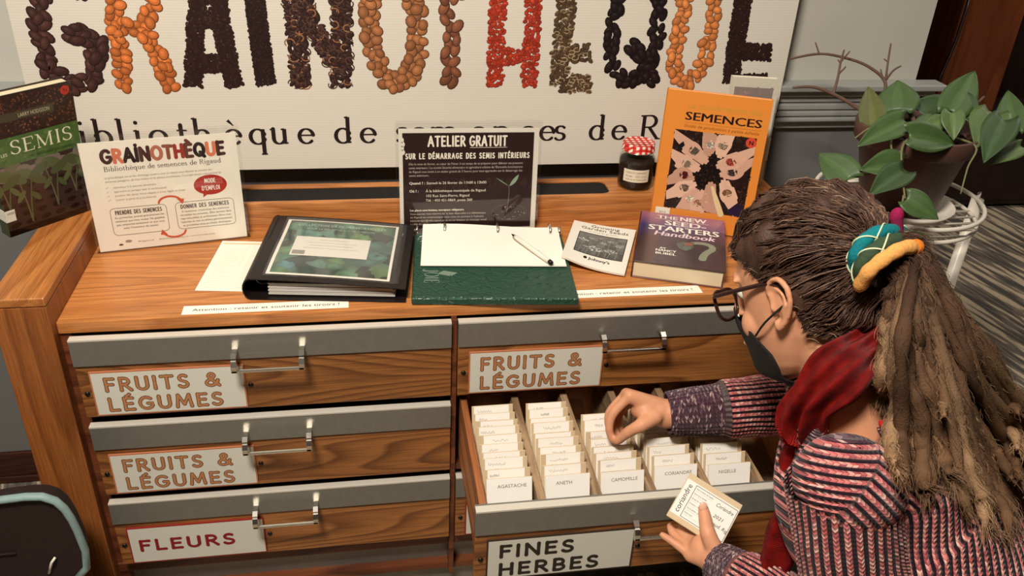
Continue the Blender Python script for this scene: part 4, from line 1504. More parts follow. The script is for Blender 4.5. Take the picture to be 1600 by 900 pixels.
m.build('sheets', PRINT, bd)['kind'] = 'stuff'
for k in range(3):
    y = .05 + k * .08
    MB().tube([(.022 + .012 * math.cos(q), y, .016 + .012 * math.sin(q)) for q in np.linspace(0, 2 * PI, 20)[:-1]], .0013, 6, closed=True).build('ring', CHROME, bd)


def leafy_cover():
    m, nt, b = new_mat('leafy_print')
    N, L = nt.nodes, nt.links
    tc = N.new('ShaderNodeTexCoord')
    nz = N.new('ShaderNodeTexNoise')
    nz.inputs['Scale'].default_value = 30
    nz.inputs['Detail'].default_value = 3
    L.new(tc.outputs['Object'], nz.inputs['Vector'])
    mxv = N.new('ShaderNodeMix')
    mxv.data_type = 'VECTOR'
    mxv.inputs[0].default_value = .045
    L.new(tc.outputs['Object'], mxv.inputs[4])
    L.new(nz.outputs[1], mxv.inputs[5])
    vo = N.new('ShaderNodeTexVoronoi')
    vo.inputs['Scale'].default_value = 34
    L.new(mxv.outputs[1], vo.inputs['Vector'])
    r = N.new('ShaderNodeValToRGB')
    r.color_ramp.interpolation = 'LINEAR'
    e = r.color_ramp.elements
    e[0].position, e[0].color = .05, lin((34, 44, 40))
    e[1].position, e[1].color = .95, lin((96, 150, 124))
    for pos, c in ((.3, (58, 84, 72)), (.45, (88, 128, 92)), (.6, (70, 116, 108)), (.75, (120, 158, 104)), (.85, (86, 138, 140))):
        q = e.new(pos)
        q.color = lin(c)
    sp = N.new('ShaderNodeSeparateColor')
    L.new(vo.outputs['Color'], sp.inputs[0])
    L.new(sp.outputs[0], r.inputs[0])
    d = N.new('ShaderNodeMapRange')
    d.inputs[1].default_value, d.inputs[2].default_value = 0.0, .65
    d.inputs[3].default_value, d.inputs[4].default_value = 1.15, .5
    L.new(vo.outputs['Distance'], d.inputs[0])
    mx = N.new('ShaderNodeMix')
    mx.data_type = 'RGBA'
    mx.blend_type = 'MULTIPLY'
    mx.inputs[0].default_value = 1
    L.new(r.outputs[0], mx.inputs[6])
    L.new(d.outputs[0], mx.inputs[7])
    L.new(mx.outputs[2], b.inputs['Base Color'])
    b.inputs['Roughness'].default_value = .3
    b.inputs['Coat Weight'].default_value = .4
    return m


m = MB()


def on_cover(x0, y0, x1, y1, dz, mat, col, n=10):
    P = [[(x0 + (x1 - x0) * i / n, y0 + (y1 - y0) * j / 4, top_z(x0 + (x1 - x0) * i / n, y0 + (y1 - y0) * j / 4) + .0014 + dz) for i in range(n + 1)] for j in range(5)]
    m.grid(P, mat, col)


on_cover(.036, .020, .252, .246, .0004, 1, lin((236, 230, 214)))
on_cover(.042, .026, .247, .242, .0007, 0, (1, 1, 1, 1))
on_cover(.064, .092, .204, .174, .0010, 1, lin((226, 220, 206)))
on_cover(.067, .097, .090, .113, .0012, 1, lin((150, 144, 134)))
fl = MB()
text(fl, 'COLLECTION DE FICHES HORTICOLES', .143, .220, .013, 0, lin((178, 196, 184)), align='c', fit=.17)
text(fl, 'POUR LA BIBLIOTHÈQUE DE SEMENCES', .143, .205, .010, 0, lin((160, 180, 168)), align='c', fit=.13)
for k, wd in enumerate((.05, .09, .08, .10)):
    fl.rect(.134 - wd / 2, .160 - k * .012, .134 + wd / 2, .1612 - k * .012, 0, 0, lin((188, 182, 170)))
m.add([(x, y, top_z(x, y) + .0014 + .0014) for x, y, _ in fl.v], fl.f, 1, list(fl.c))
m.build('cover_sheet', [leafy_cover(), PRINT], bd)
MB().grid([[(x, y, top_z(x, y) + .0032) for x in np.linspace(.032, .268, 12)] for y in np.linspace(.012, .254, 5)]).build('clear_pocket', glassy('pocket_film', (250, 250, 250), 1.4, .08, .03), bd)

# ---- green ring planner with a white page
a = math.radians(-5)
M = frame((-.075, .030, .7612), (math.cos(a), math.sin(a), 0), (math.sin(-a), math.cos(a), 0))
gp = tag(empty('ring_planner', mat=M), 'green leather-look ring planner open at a blank white page below the workshop poster', 'planner')
def croc():
    m, nt, b = new_mat('green_leather')
    N, L = nt.nodes, nt.links
    b.inputs['Base Color'].default_value = lin((34, 70, 54))
    b.inputs['Roughness'].default_value = .38
    tc = N.new('ShaderNodeTexCoord')
    vo = N.new('ShaderNodeTexVoronoi')
    vo.feature = 'DISTANCE_TO_EDGE'
    vo.inputs['Scale'].default_value = 60
    mp = N.new('ShaderNodeMapping')
    mp.inputs['Scale'].default_value = (.8, 1.2, 1)
    L.new(tc.outputs['Object'], mp.inputs[0])
    L.new(mp.outputs[0], vo.inputs['Vector'])
    mr = N.new('ShaderNodeMapRange')
    mr.inputs[1].default_value, mr.inputs[2].default_value = 0, .12
    L.new(vo.outputs['Distance'], mr.inputs[0])
    bp = N.new('ShaderNodeBump')
    bp.inputs['Strength'].default_value = .5
    bp.inputs['Distance'].default_value = .002
    L.new(mr.outputs[0], bp.inputs['Height'])
    L.new(bp.outputs[0], b.inputs['Normal'])
    return m


GREEN = croc()
m = MB().box(0, .298, 0, .262, 0, .0145, bevel=.0035, seg=3)
#                                                        # embossed scale roll along the front edge
for k in range(22):
    m.ball((.009 + k * .01335, .006, .0105), .0072, 0, (1, 1, 1, 1), 10, 6, (1.0, .95, .75))
for k in range(18):
    q = rr.uniform(0, PI)
    x, y = .02 + k * .0155, rr.uniform(.03, .09)
    m.tube([(x, y, .0146), (x + .008 * math.cos(q), y + .008 * math.sin(q), .0148), (x + .014 * math.cos(q + .3), y + .014 * math.sin(q + .3), .0146)], [.0006, .0012, .0006], 6)
m.build('cover', GREEN, gp)
m = MB()
FOIL = lin((120, 138, 122))
m.flat([(.045, .090), (.057, .102), (.083, .094), (.070, .080)], .0149, 0, FOIL)
fl = MB()
serif(fl, 'JOIE', 0, 0, .0165, 0, FOIL, fit=.052, thick=.22, thin=.08)
m.add([(.022 + y, .105 - x, .0149) for x, y, _ in fl.v], [f[::1] for f in fl.f], 0, list(fl.c))
m.build('foil_stamp', PRINT_GLOSS, gp)['label'] = 'pale foil word and diamond'
m = MB()
P = []
for j in range(9):
    y = .116 + .166 * j / 8
    P.append([(.014 + .276 * i / 12 + (j / 8) * .002, y, .0155 + .0035 * math.sin(i * .42 + .5) * (j / 8) + .0025 + .004 * (j / 8) ** 2) for i in range(13)])
m.grid(P, 0, lin((246, 240, 226)))
m.grid([[(x, y, zz - .0012) for x, y, zz in row][::-1] for row in P], 0, lin((240, 234, 220)))
m.build('page', PRINT, gp)
m = MB().box(.02, .285, .13, .268, .0146, .0166, 0, lin((236, 230, 214)))
m.build('page_stack', PRINT, gp)
for x, y, rr_, kind in ((.060, .268, .015, 1), (.167, .268, .015, 1), (.274, .268, .015, 1)):
    MB().tube([(x, y + rr_ * math.cos(q), .016 + rr_ * math.sin(q)) for q in np.linspace(.1, PI - .1, 14)], [.0028 if i % 2 else .0022 for i in range(14)], 8).build('ring', CHROME, gp)
for x, sgn in ((.006, -1), (.293, 1)):
    MB().tube([(x, .262, .014), (x + sgn * .002, .266, .020), (x + sgn * .001, .272, .025)], [.003, .0024, .003], 8).build('ring_lever', CHROME, gp)
MB().box(.004, .294, .2545, .2755, .0142, .0165, bevel=.001).build('ring_bar', CHROME, gp)

# ---- pen on the page
A, B_ = Vector((.137, .241, .7905)), Vector((.195, .121, .786))
d = (B_ - A).normalized()
pen = tag(empty('pen', A), 'white ballpoint pen with black tip and end lying on the blank planner page', 'pen')
L_ = (B_ - A).length
MB().tube([d * .012, d * .02, d * (L_ - .008)], [.0036, .0044, .0046], 14).build('barrel', WHITE_METAL, pen)
MB().tube([d * 0.0, d * .004, d * .012], [.0006, .0018, .0036], 14).build('tip', BLACK, pen)
MB().tube([d * (L_ - .008), d * (L_ - .004), d * L_], [.0047, .0049, .0040], 14).build('end_plug', BLACK, pen)
P_ = [d * t_ + Vector((.003, .0015, .0035)) for t_ in (L_ - .050, L_ - .010)]
MB().tube(P_, .0009, 6).build('clip', WHITE_METAL, pen)

# ---- warning strips stuck to the front edge
for k, (x0, x1, y, lab) in enumerate(((-.463, -.184, .032, 'narrow white warning strip stuck on the worktop in front of the black binder'), (.185, .466, .030, 'narrow white warning strip stuck on the worktop in front of the dark handbook'))):
    m = MB().box(0, x1 - x0, 0, .028, 0, .0004, 0, lin((244, 238, 222)))
    text(m, 'Attention : retenir et soutenir les tiroirs !', .016, .0095, .012, .0006, lin((60, 48, 44)), fit=x1 - x0 - .032)
    o = m.build('warning_strip', PRINT, mat_world=frame((x0, y, .7612), (1, 0, 0), (0, 1, 0)))
    tag(o, lab, 'label strip')

# ---- thin booklet
zt = .004
c0, c1, c2, c3 = np.array((.219, .148, .7815)), np.array((.333, .098, .7625)), np.array((.411, .286, .7625)), np.array((.288, .334, .7665))
bk = tag(empty('booklet', Vector(c1)), 'thin white booklet with a grey flower photograph, between the planner and the handbook', 'booklet')


def bsurf(s, t, off=0.0):
    p = (1 - s) * (1 - t) * c0 + s * (1 - t) * c1 + s * t * c2 + (1 - s) * t * c3
    p = p + np.array((0, 0, -.006 * math.sin(PI * s) * (1 - t * .6) + .0025 + off))
    return p - c1


m = MB()
NS = np.linspace(0, 1, 13)
BW = lin((236, 232, 218))
P = [[bsurf(s, t, zt) for s in NS] for t in np.linspace(0, 1, 9)]
Q = [[bsurf(s, t, 0) for s in NS][::-1] for t in np.linspace(0, 1, 9)]
m.grid(P, 0, BW)
m.grid(Q, 0, BW)
m.grid([Q[0][::-1], P[0]], 0, lin((222, 214, 196)))
m.grid([P[-1], Q[-1][::-1]], 0, BW)
m.grid([[p[0] for p in P], [q[-1] for q in Q]], 0, lin((222, 214, 196)))
m.grid([[q[0] for q in Q], [p[-1] for p in P]], 0, BW)
fl = MB()                                                            # unit square: s right, t up
text(fl, 'Growing', .52, .905, .085, 0, lin((60, 56, 52)), align='c', fit=.46)
text(fl, 'Garden Seeds', .52, .835, .085, 0, lin((60, 56, 52)), align='c', fit=.76)
text(fl, 'a manual for gardeners', .52, .785, .03, 0, lin((150, 146, 138)), align='c', fit=.46)
for xa, ya, xb, yb in ((.145, .245, .905, .245), (.905, .245, .905, .735), (.905, .735, .145, .735), (.145, .735, .145, .245)):
    ribbon(fl, [(xa + (xb - xa) * k / 12, ya + (yb - ya) * k / 12) for k in range(13)], [.012] * 13, .0001, 0, lin((40, 40, 38)))
rr = random.Random(12)
for j in range(7):
    for i in range(12):
        g_ = 92 + rr.randint(-14, 14) + j * 4
        fl.rect(.152 + i * .0622, .252 + j * .068, .152 + (i + 1) * .0622, .252 + (j + 1) * .068, .0, 0, lin((g_, g_, g_ - 6)))
for x, y, s_ in ((.24, .55, .09), (.36, .62, .05), (.46, .40, .13), (.56, .56, .06), (.66, .62, .05), (.70, .40, .10), (.82, .55, .08), (.50, .66, .04), (.30, .40, .05)):
    ribbon(fl, [(x, y - s_ * .4), (x - .03, .26)], [.012, .014], .0002, 0, lin((126, 126, 120)))
    for k in range(34):
        q, d_ = rr.uniform(0, 2 * PI), rr.random() ** .5
        g_ = rr.randint(120, 214)
        fl.flat(ellipse(x + s_ * d_ * math.cos(q), y + s_ * .42 * d_ * math.sin(q), s_ * .16, s_ * .10, 6), .0004 + k * 1e-5, 0, lin((g_, g_, g_ - 8)))
fl.flat(ellipse(.345, .165, .030, .028, 14), 0, 0, INK)
text(fl, "Johnny's", .40, .142, .075, 0, INK, fit=.33, bold=.003)
m.add([bsurf(min(max(x, 0), 1), min(max(y, 0), 1), zt + .0004 + zz) for x, y, zz in fl.v], fl.f, 0, list(fl.c))
m.build('cover', PRINT, bk)

# ---- thick dark handbook
a = math.radians(-20.5)
M = frame((.348, .100, .7612), (math.cos(a), math.sin(a), 0), (-math.sin(a), math.cos(a), 0))
hb = tag(empty('book', mat=M), 'thick dark purple hardback handbook lying flat in front of the orange book', 'book')
hw, hl, ht = .172, .233, .0365
m = MB()
DK = lin((46, 18, 24))
m.box(0, hw, 0, hl, ht - .0025, ht, 0, DK, bevel=.0008, seg=1)
m.box(0, hw, 0, hl, 0, .0025, 0, lin((96, 40, 26)), bevel=.0008, seg=1)
m.box(-.0022, .0006, 0, hl, .0006, ht - .0006, 0, lin((70, 26, 24)), bevel=.0008, seg=1)
ny = 26
for j in range(ny):
    for i in range(12):
        t_ = (j + .5) / ny
        s_ = (i + .5) / 12
        top_c = np.array(lin((156, 96, 116)))
        blue = np.array(lin((44, 40, 96)))
        dark = np.array(lin((44, 16, 24)))
        if t_ > .72:
            k_ = min(1, (t_ - .72) / .25 + s_ * .35)
            c = blue * (1 - k_) + top_c * k_
        else:
            k_ = min(1, max(0, (t_ - .45) / .27))
            c = dark * (1 - k_) + (blue * (1 - s_ * .8) + np.array(lin((90, 34, 50))) * s_ * .8) * k_
        m.rect(hw * i / 12 + .0004, hl * j / ny + .0004, hw * (i + 1) / 12 + .0004, hl * (j + 1) / ny + .0004, ht + .0001, 0, tuple(c[:3]) + (1.0,))
z = ht + .0004
text(m, 'THE', .034, .2065, .021, z, WHITE, fit=.042, bold=.0004)
text(m, 'NEW', .080, .2045, .028, z, WHITE, fit=.055, bold=.0006)
m.rect(.030, .2035, .075, .2045, z, 0, WHITE)
m.rect(.115, .2005, .140, .2015, z, 0, WHITE)
text(m, 'SEED-', .050, .177, .031, z, WHITE, fit=.084, bold=.0010)
text(m, 'STARTERS', .018, .148, .033, z, WHITE, fit=.142, bold=.0010)
text(m, 'Handbook', .030, .124, .029, z, lin((232, 206, 214)), fit=.122, shear=.18, bold=.0007)
ribbon(m, bez((.128, .040), (.130, .066), (.146, .084)) + bez((.146, .084), (.152, .104), (.132, .108)) + bez((.132, .108), (.118, .110), (.108, .104)), np.linspace(.015, .011, 21), z, 0, lin((128, 134, 112)))
m.flat([(.112, .108), (.090, .106), (.076, .094), (.082, .074), (.096, .064), (.110, .082)], z + 1e-4, 0, lin((66, 78, 64)))
m.flat([(.110, .106), (.092, .102), (.094, .090), (.108, .092)], z + 1.5e-4, 0, lin((138, 76, 52)))
m.flat([(.104, .090), (.090, .084), (.094, .068), (.106, .078)], z + 1.6e-4, 0, lin((86, 100, 84)))
text(m, 'BY', .046, .064, .010, z, WHITE, fit=.012, bold=.0003)
text(m, 'NANCY', .038, .053, .013, z, WHITE, fit=.040, bold=.0004)
text(m, 'BUBEL', .038, .040, .013, z, WHITE, fit=.040, bold=.0004)
m.flat(ellipse(.045, .016, .008, .003, 12), z, 0, lin((54, 44, 70)))
m.build('cover', PRINT_GLOSS, hb)
m = MB()
P = [[(x, .0035 + .0015 * math.sin(PI * k / 8), .0025 + (ht - .005) * k / 8) for k in range(9)] for x in (.002, hw - .004)]
m.box(.0006, hw - .004, .0035, hl - .0035, .0025, ht - .0025, 0, lin((222, 206, 172)))
m.build('pages', PRINT, hb)

# ------------------------------------------------------------------ plant stand, potted plant
SX, SY = .933, .200
stand = tag(empty('plant_stand', (SX, SY, 0)), 'white wire plant stand right of the cabinet, carrying the potted plant', 'plant stand')


def ring(z, r, wire, name):
    MB().tube([(r * math.cos(q), r * math.sin(q), z) for q in np.linspace(0, 2 * PI, 49)[:-1]], wire, 8, closed=True).build(name, WHITE_METAL, stand)


ring(.872, .163, .0045, 'top_ring')
ring(.842, .156, .0042, 'shelf_ring')
ring(.30, .156, .0042, 'lower_ring')
for k in range(11):
    y = -.14 + k * .028
    x = math.sqrt(max(0, .156 ** 2 - y * y))
    MB().tube([(-x, y, .845), (x, y, .845)], .0026, 6).build('shelf_wire', WHITE_METAL, stand)
for q in (-8, 112, 232):
    q = math.radians(q)
    x, y = .168 * math.cos(q), .168 * math.sin(q)
    MB().tube([(x, y, .0), (x, y, .87)], .0125, 16).build('leg', WHITE_METAL, stand)
    MB().tube([(x, y, .866), (x, y, .884), (x * .97, y * .97, .872)], .004, 8).build('hook', WHITE_METAL, stand)

POT = plain('brown_pot', (84, 56, 46), .55, noise=.06, nscale=12)
plant = tag(empty('potted_plant', (SX, SY, .8545)), 'trailing green leafy plant in a brown pot with bare twigs, on the white wire stand', 'plant')
prof = [(.001, 0), (.072, 0), (.075, .006), (.103, .130), (.112, .132), (.115, .136), (.118, .166), (.115, .169), (.110, .168), (.107, .150), (.001, .150)]
MB().lathe(prof, 48).build('pot', POT, plant)
m = MB().lathe([(.107, .148), (.08, .153), (.03, .156), (.001, .157)], 32, 0, lin((44, 26, 18)))
rr = random.Random(21)
for k in range(220):
    q, d = rr.uniform(0, 2 * PI), .103 * rr.random() ** .5
    m.ball((d * math.cos(q), d * math.sin(q), .155), rr.uniform(.002, .006), 0, jit(lin(rr.choice(((58, 34, 22), (40, 22, 16), (104, 74, 52)))), .2, rr), 6, 4, (1, 1, .6))
m.build('soil', printed('soil', .95, .1), plant)['kind'] = 'stuff'
OFF = Vector((SX, SY, .8545))


def leaf_material():
    m, nt, b = new_mat('glossy_leaf')
    N, L = nt.nodes, nt.links
    a = N.new('ShaderNodeVertexColor')
    a.layer_name = 'Col'
    tc = N.new('ShaderNodeTexCoord')
    nz = N.new('ShaderNodeTexNoise')
    nz.inputs['Scale'].default_value = 60
    L.new(tc.outputs['Object'], nz.inputs['Vector'])
    mr = N.new('ShaderNodeMapRange')
    mr.inputs[3].default_value, mr.inputs[4].default_value = .8, 1.2
    L.new(nz.outputs[0], mr.inputs[0])
    mx = N.new('ShaderNodeMix')
    mx.data_type = 'RGBA'
    mx.blend_type = 'MULTIPLY'
    mx.inputs[0].default_value = 1
    L.new(a.outputs[0], mx.inputs[6])
    L.new(mr.outputs[0], mx.inputs[7])
    L.new(mx.outputs[2], b.inputs['Base Color'])
    b.inputs['Roughness'].default_value = .45
    b.inputs['Subsurface Weight'].default_value = .0
    return m


LEAF = leaf_material()


def make_leaf(b, t, width, face, col, fold=.25, droop=.12):
    """Heart-shaped leaf from stalk point b to tip t; face is the direction its upper side looks."""
    b, t, face = Vector(b), Vector(t), Vector(face)
    ax = t - b
    L_ = ax.length
    ax.normalize()
    side = ax.cross(face).normalized()
    nrm = side.cross(ax).normalized()
    m = MB()
    ns, nw = 15, 9
    P, C = [], []
    for i in range(ns):
        s = i / (ns - 1)
        w = width * .5 * (math.sin(PI * min(1, s * .94 + .06) ** .66) ** .85) * (1 - .25 * s) * 1.12
        if i == ns - 1:
            w = .0002
        row = []
        for j in range(nw):
            q = j / (nw - 1) * 2 - 1
            back = .16 * L_ * (abs(q) ** 2) * max(0, 1 - s * 3.2)
            p = b + ax * (s * L_ - back) + side * (q * w) + nrm * (abs(q) * w * fold - droop * L_ * s * s + .04 * L_ * math.sin(6 * s + 3 * q) * abs(q) * .4)
            row.append(p - OFF)
        P.append(row)
    P = np.array([[list(p) for p in row] for row in P])
    base = lin(col)
    cols = []
    for i in range(ns - 1):
        for j in range(nw - 1):
            k = 1.0
            if j in (3, 4):
                k = 1.22
            cols.append(tuple(c * k for c in base[:3]) + (1.0,))
    a, bb = P.shape[:2]
    f = [(i * bb + j, i * bb + j + 1, (i + 1) * bb + j + 1, (i + 1) * bb + j) for i in range(a - 1) for j in range(bb - 1)]
    m.add(P.reshape(-1, 3), f, 0, cols, True)
    o = m.build('leaf', LEAF, plant)
    so = o.modifiers.new('thickness', 'SOLIDIFY')
    so.thickness = .0008
    return o


A4 = lambda x, y: (1300 + x / 5.293, 90 + y / 5.293)
A5 = lambda x, y: (1260 + x / 5, 220 + y / 5)
LG, MG, DG = (80, 102, 54), (64, 88, 46), (52, 74, 40)
leaves = [  # stalk, tip, distances, width (photo px), colour, fold
    (A4(335, 575), A4(310, 215), 1.70, 1.74, 30, (86, 92, 46), .35), (A4(540, 432), A4(545, 172), 1.71, 1.73, 47, MG, .08),
    (A4(950, 440), A4(648, 372), 1.72, 1.72, 33, DG, .2), (A4(985, 442), A4(1200, 85), 1.68, 1.70, 39, MG, .15),
    (A4(600, 522), A4(218, 712), 1.62, 1.60, 33, MG, .3), (A4(640, 650), A4(1048, 704), 1.58, 1.60, 38, MG, .3),
    (A4(735, 590), A4(822, 442), 1.66, 1.68, 20, MG, .2), (A4(905, 522), A4(750, 606), 1.64, 1.64, 21, LG, .2),
    (A4(990, 455), A4(1010, 672), 1.62, 1.60, 26, LG, .35), (A4(1330, 470), A4(1195, 722), 1.66, 1.62, 42, LG, .35),
    (A4(1085, 345), A4(1185, 560), 1.69, 1.66, 24, DG, .3), (A4(1425, 515), A4(1265, 840), 1.60, 1.56, 38, DG, .25),
    (A4(1490, 590), A4(1460, 245), 1.66, 1.70, 32, MG, .15), (A4(1565, 735), A4(1318, 868), 1.62, 1.60, 22, LG, .2),
    (A4(1420, 700), A4(1550, 672), 1.63, 1.64, 14, LG, .2), (A5(335, 300), A5(95, 80), 1.60, 1.64, 40, MG, .3),
    (A5(745, 200), A5(435, 210), 1.60, 1.58, 40, MG, .35), (A5(760, 235), A5(500, 405), 1.57, 1.54, 34, DG, .3),
    (A5(780, 455), A5(1045, 608), 1.53, 1.52, 32, MG, .3), (A5(790, 760), A5(978, 735), 1.52, 1.54, 18, MG, .3),
]
for bp_, tp_, d0, d1, wpx, col, fold in leaves:
    b, t = deep(*bp_, d0), deep(*tp_, d1)
    vdir = CAM_POS - (b + t) / 2
    vdir /= np.linalg.norm(vdir)
    make_leaf(b, t, wpx * d0 / CAM_F * 1.32, Vector(vdir) + Vector((rr.uniform(-.15, .15), rr.uniform(-.15, .15), .55)), col, fold, .10)

STEM = plain('green_stem', (112, 112, 72), .5)
TWIG = plain('bare_twig', (96, 72, 58), .7, noise=.15, nscale=60)


def stem(px, dist, r, name='stem', mat=None):
    D = dist if hasattr(dist, '__len__') else [dist] * len(px)
    pts = [Vector(deep(*p, d)) - OFF for p, d in zip(px, D)]
    fine = []
    for i in range(len(pts) - 1):
        p0 = pts[max(0, i - 1)]
        p3 = pts[min(len(pts) - 1, i + 2)]
        for s in np.linspace(0, 1, 6)[:-1]:
            a_, b_ = pts[i], pts[i + 1]
            fine.append(.5 * ((2 * a_) + (b_ - p0) * s + (2 * p0 - 5 * a_ + 4 * b_ - p3) * s * s + (3 * a_ - p0 - 3 * b_ + p3) * s ** 3))
    fine.append(pts[-1])
    n = len(fine)
    return MB().tube(fine, [r * (1.0 - .45 * i / n) for i in range(n)], 8).build(name, mat or STEM, plant)


for px, d, r in (([(1440, 205), (1412, 225), (1409, 262), (1414, 310)], [1.68, 1.60, 1.58, 1.53], .0028), ([(1409, 255), (1395, 262), (1345, 275), (1327, 280)], [1.58, 1.6, 1.6, 1.60], .0022),
                 ([(1470, 210), (1524, 228), (1512, 262), (1501, 303)], [1.68, 1.62, 1.62, 1.62], .0025), ([(1440, 200), (1486, 175), (1520, 170), (1552, 178), (1580, 200)], [1.7, 1.69, 1.68, 1.66, 1.66], .0026),
                 ([(1400, 205), (1392, 225), (1399, 250)], [1.66, 1.62, 1.6], .0026), ([(1400, 195), (1364, 198), (1336, 216)], [1.7, 1.66, 1.64], .0026), ([(1552, 180), (1570, 215), (1592, 230)], [1.66, 1.63, 1.62], .002),
                 ([(1412, 305), (1408, 340), (1418, 372)], [1.53, 1.53, 1.52], .002)):
    stem(px, d, r)
for px, d, r in (([(1420, 210), (1383, 165), (1383, 128), (1360, 106), (1330, 93), (1283, 84), (1234, 92)], 1.80, .0042), ([(1410, 215), (1345, 172), (1302, 147), (1270, 136), (1239, 137)], 1.77, .0046),
                 ([(1302, 147), (1309, 122), (1313, 100), (1319, 78)], 1.77, .003), ([(1310, 116), (1322, 104)], 1.77, .002), ([(1313, 98), (1309, 93)], 1.77, .002), ([(1315, 95), (1328, 80)], 1.77, .002),
                 ([(1280, 84), (1274, 66)], 1.80, .002), ([(1384, 125), (1387, 100), (1392, 68)], 1.80, .0028), ([(1385, 124), (1396, 110), (1408, 103)], 1.80, .0026), ([(1388, 97), (1381, 92)], 1.8, .0018),
                 ([(1379, 122), (1376, 108)], 1.8, .002), ([(1440, 215), (1425, 182), (1415, 168)], 1.72, .006), ([(1440, 212), (1490, 192), (1538, 151)], 1.72, .0045), ([(1505, 178), (1524, 150)], 1.72, .003)):
    stem(px, d, r, 'twig', TWIG)
sau = tag(MB().lathe([(.001, .0), (.084, 0), (.097, .014), (.099, .014), (.086, -.002), (.001, -.002)], 36).build('saucer', WHITE_METAL, loc=(SX + .012, SY - .006, .8502)), 'white saucer under the brown plant pot on the wire stand', 'saucer')
sau.rotation_euler = (math.radians(0), math.radians(0), 0)

# ------------------------------------------------------------------ dark bag at the lower left
bag = tag(empty('bag', (-.80, -.10, 0)), 'dark brown bag with pale blue piping standing before the left end panel', 'bag')
DARKCLOTH = plain('dark_bag_cloth', (36, 18, 14), .75, bump=.3, nscale=400, noise=.1)
PIPE = plain('pale_blue_piping', (132, 156, 154), .55, noise=.08, nscale=60)
side = [(.150, .0), (.150, .20), (.131, .345), (.161, .380), (.166, .42), (.162, .468), (.158, .494), (.152, .516), (.142, .534), (.124, .545), (.10, .547), (.06, .544), (0, .536), (-.24, .52)]
pts = [(-.24, 0)] + side
m = MB()
n = len(pts)
cen = np.array((-.04, .2))
for yy, flip, k in ((-.05, False, 1.0), (.012, True, .91)):
    ring_ = [(cen[0] + (p[0] - cen[0]) * k, yy, max(0, cen[1] + (p[1] - cen[1]) * k)) for p in pts]
    m.poly(ring_ if not flip else ring_[::-1])
lay = []
for yy, k in ((-.05, 1.0), (-.04, .995), (-.012, .965), (.012, .91)):
    lay.append([(cen[0] + (p[0] - cen[0]) * k, yy, max(0, cen[1] + (p[1] - cen[1]) * k)) for p in pts])
m.grid(lay, 0, (1, 1, 1, 1), True, wrap=True)
m.build('body', DARKCLOTH, bag)
MB().tube([(x, -.052, z) for x, z in side[2:]], .0075, 10, flat=.8).build('piping', PIPE, bag)
m = MB().tube([(-.24, -.053, .430), (-.02, -.053, .426), (.06, -.053, .428)], .0022, 6)
m.build('pocket_seam', DARKCLOTH, bag)
MB().tube([(.10, -.052, .375), (.112, -.058, .405), (.118, -.054, .412)], .0022, 8).build('zip_pull', WHITE_METAL, bag)
m = MB().box(-.07, .020, -.0525, -.0505, .497, .507, 0, lin((170, 165, 160)))
m.build('logo_patch', PRINT, bag)

# ------------------------------------------------------------------ thin dark cord hanging at the wooden post
cd = MB()
rr = random.Random(30)
P = [Vector(deep(u, v, 3.25)) for u, v in ((1519, -20), (1508, 20), (1495, 60), (1482, 92), (1470, 118), (1463, 140))]
cd.tube(P, .006, 8)
tag(cd.build('hanging_cord', plain('dark_cord', (40, 26, 20), .35)), 'dark cord hanging in front of the brown wooden post by the grey wall', 'cord')

# ------------------------------------------------------------------ the person kneeling at the open drawer
person = tag(empty('person', (.66, -.55, 0)), 'person kneeling at the open drawer, striped pink knit sweater, red scarf, long brown dreadlocks', 'person')
PO = np.array((.66, -.55, 0.0))


def rel(P):
    return np.asarray(P, float) - PO


def head_axes(yaw, pitch, roll):
    cy, sy = math.cos(yaw), math.sin(yaw)
    f, l, u = np.array((cy, sy, 0)), np.array((-sy, cy, 0)), np.array((0, 0, 1.0))
    cp, sp = math.cos(pitch), math.sin(pitch)
    f2, u2 = cp * f - sp * u, cp * u + sp * f
    cr, sr = math.cos(roll), math.sin(roll)
    return np.array((f2, cr * l + sr * u2, cr * u2 - sr * l))


HC = np.array((.444, -.348, .979))
HM = head_axes(math.radians(125.4), math.radians(27.2), math.radians(6.6))


def H(x, y, z):
    """Head: x forward, y to her left, z up -> room."""
    return HC + np.array((x, y, z)) @ HM


NECK = np.array((.470, -.434, .848))
L_SH, L_EL, L_WR = np.array((.398, -.598, .858)), np.array((.448, -.640, .617)), deep(1116, 876, 1.33)
R_SH, R_EL, R_WR = np.array((.560, -.285, .835)), np.array((.600, -.182, .660)), np.array((.346, -.157, .632))
PELVIS = np.array((.715, -.555, .44))
BF = np.array((-.88, .46, 0.0))
BF /= np.linalg.norm(BF)
BL = np.array((-BF[1], BF[0], 0.0))            # her left

SKIN_SECT = [(-.120, .058, .012, .014), (-.116, .056, .024, .025), (-.106, .047, .039, .037), (-.09, .034, .054, .048), (-.07, .022, .067, .056), (-.045, .008, .083, .064),
             (-.02, .0, .093, .069), (.01, -.004, .098, .073), (.04, -.006, .100, .076), (.07, -.008, .096, .074), (.095, -.010, .083, .065), (.115, -.012, .060, .048), (.126, -.012, .032, .027), (.130, -.012, .004, .004)]


def sect(z):
    S = np.array(SKIN_SECT)
    return [float(np.interp(z, S[:, 0], S[:, k])) for k in (1, 2, 3)]


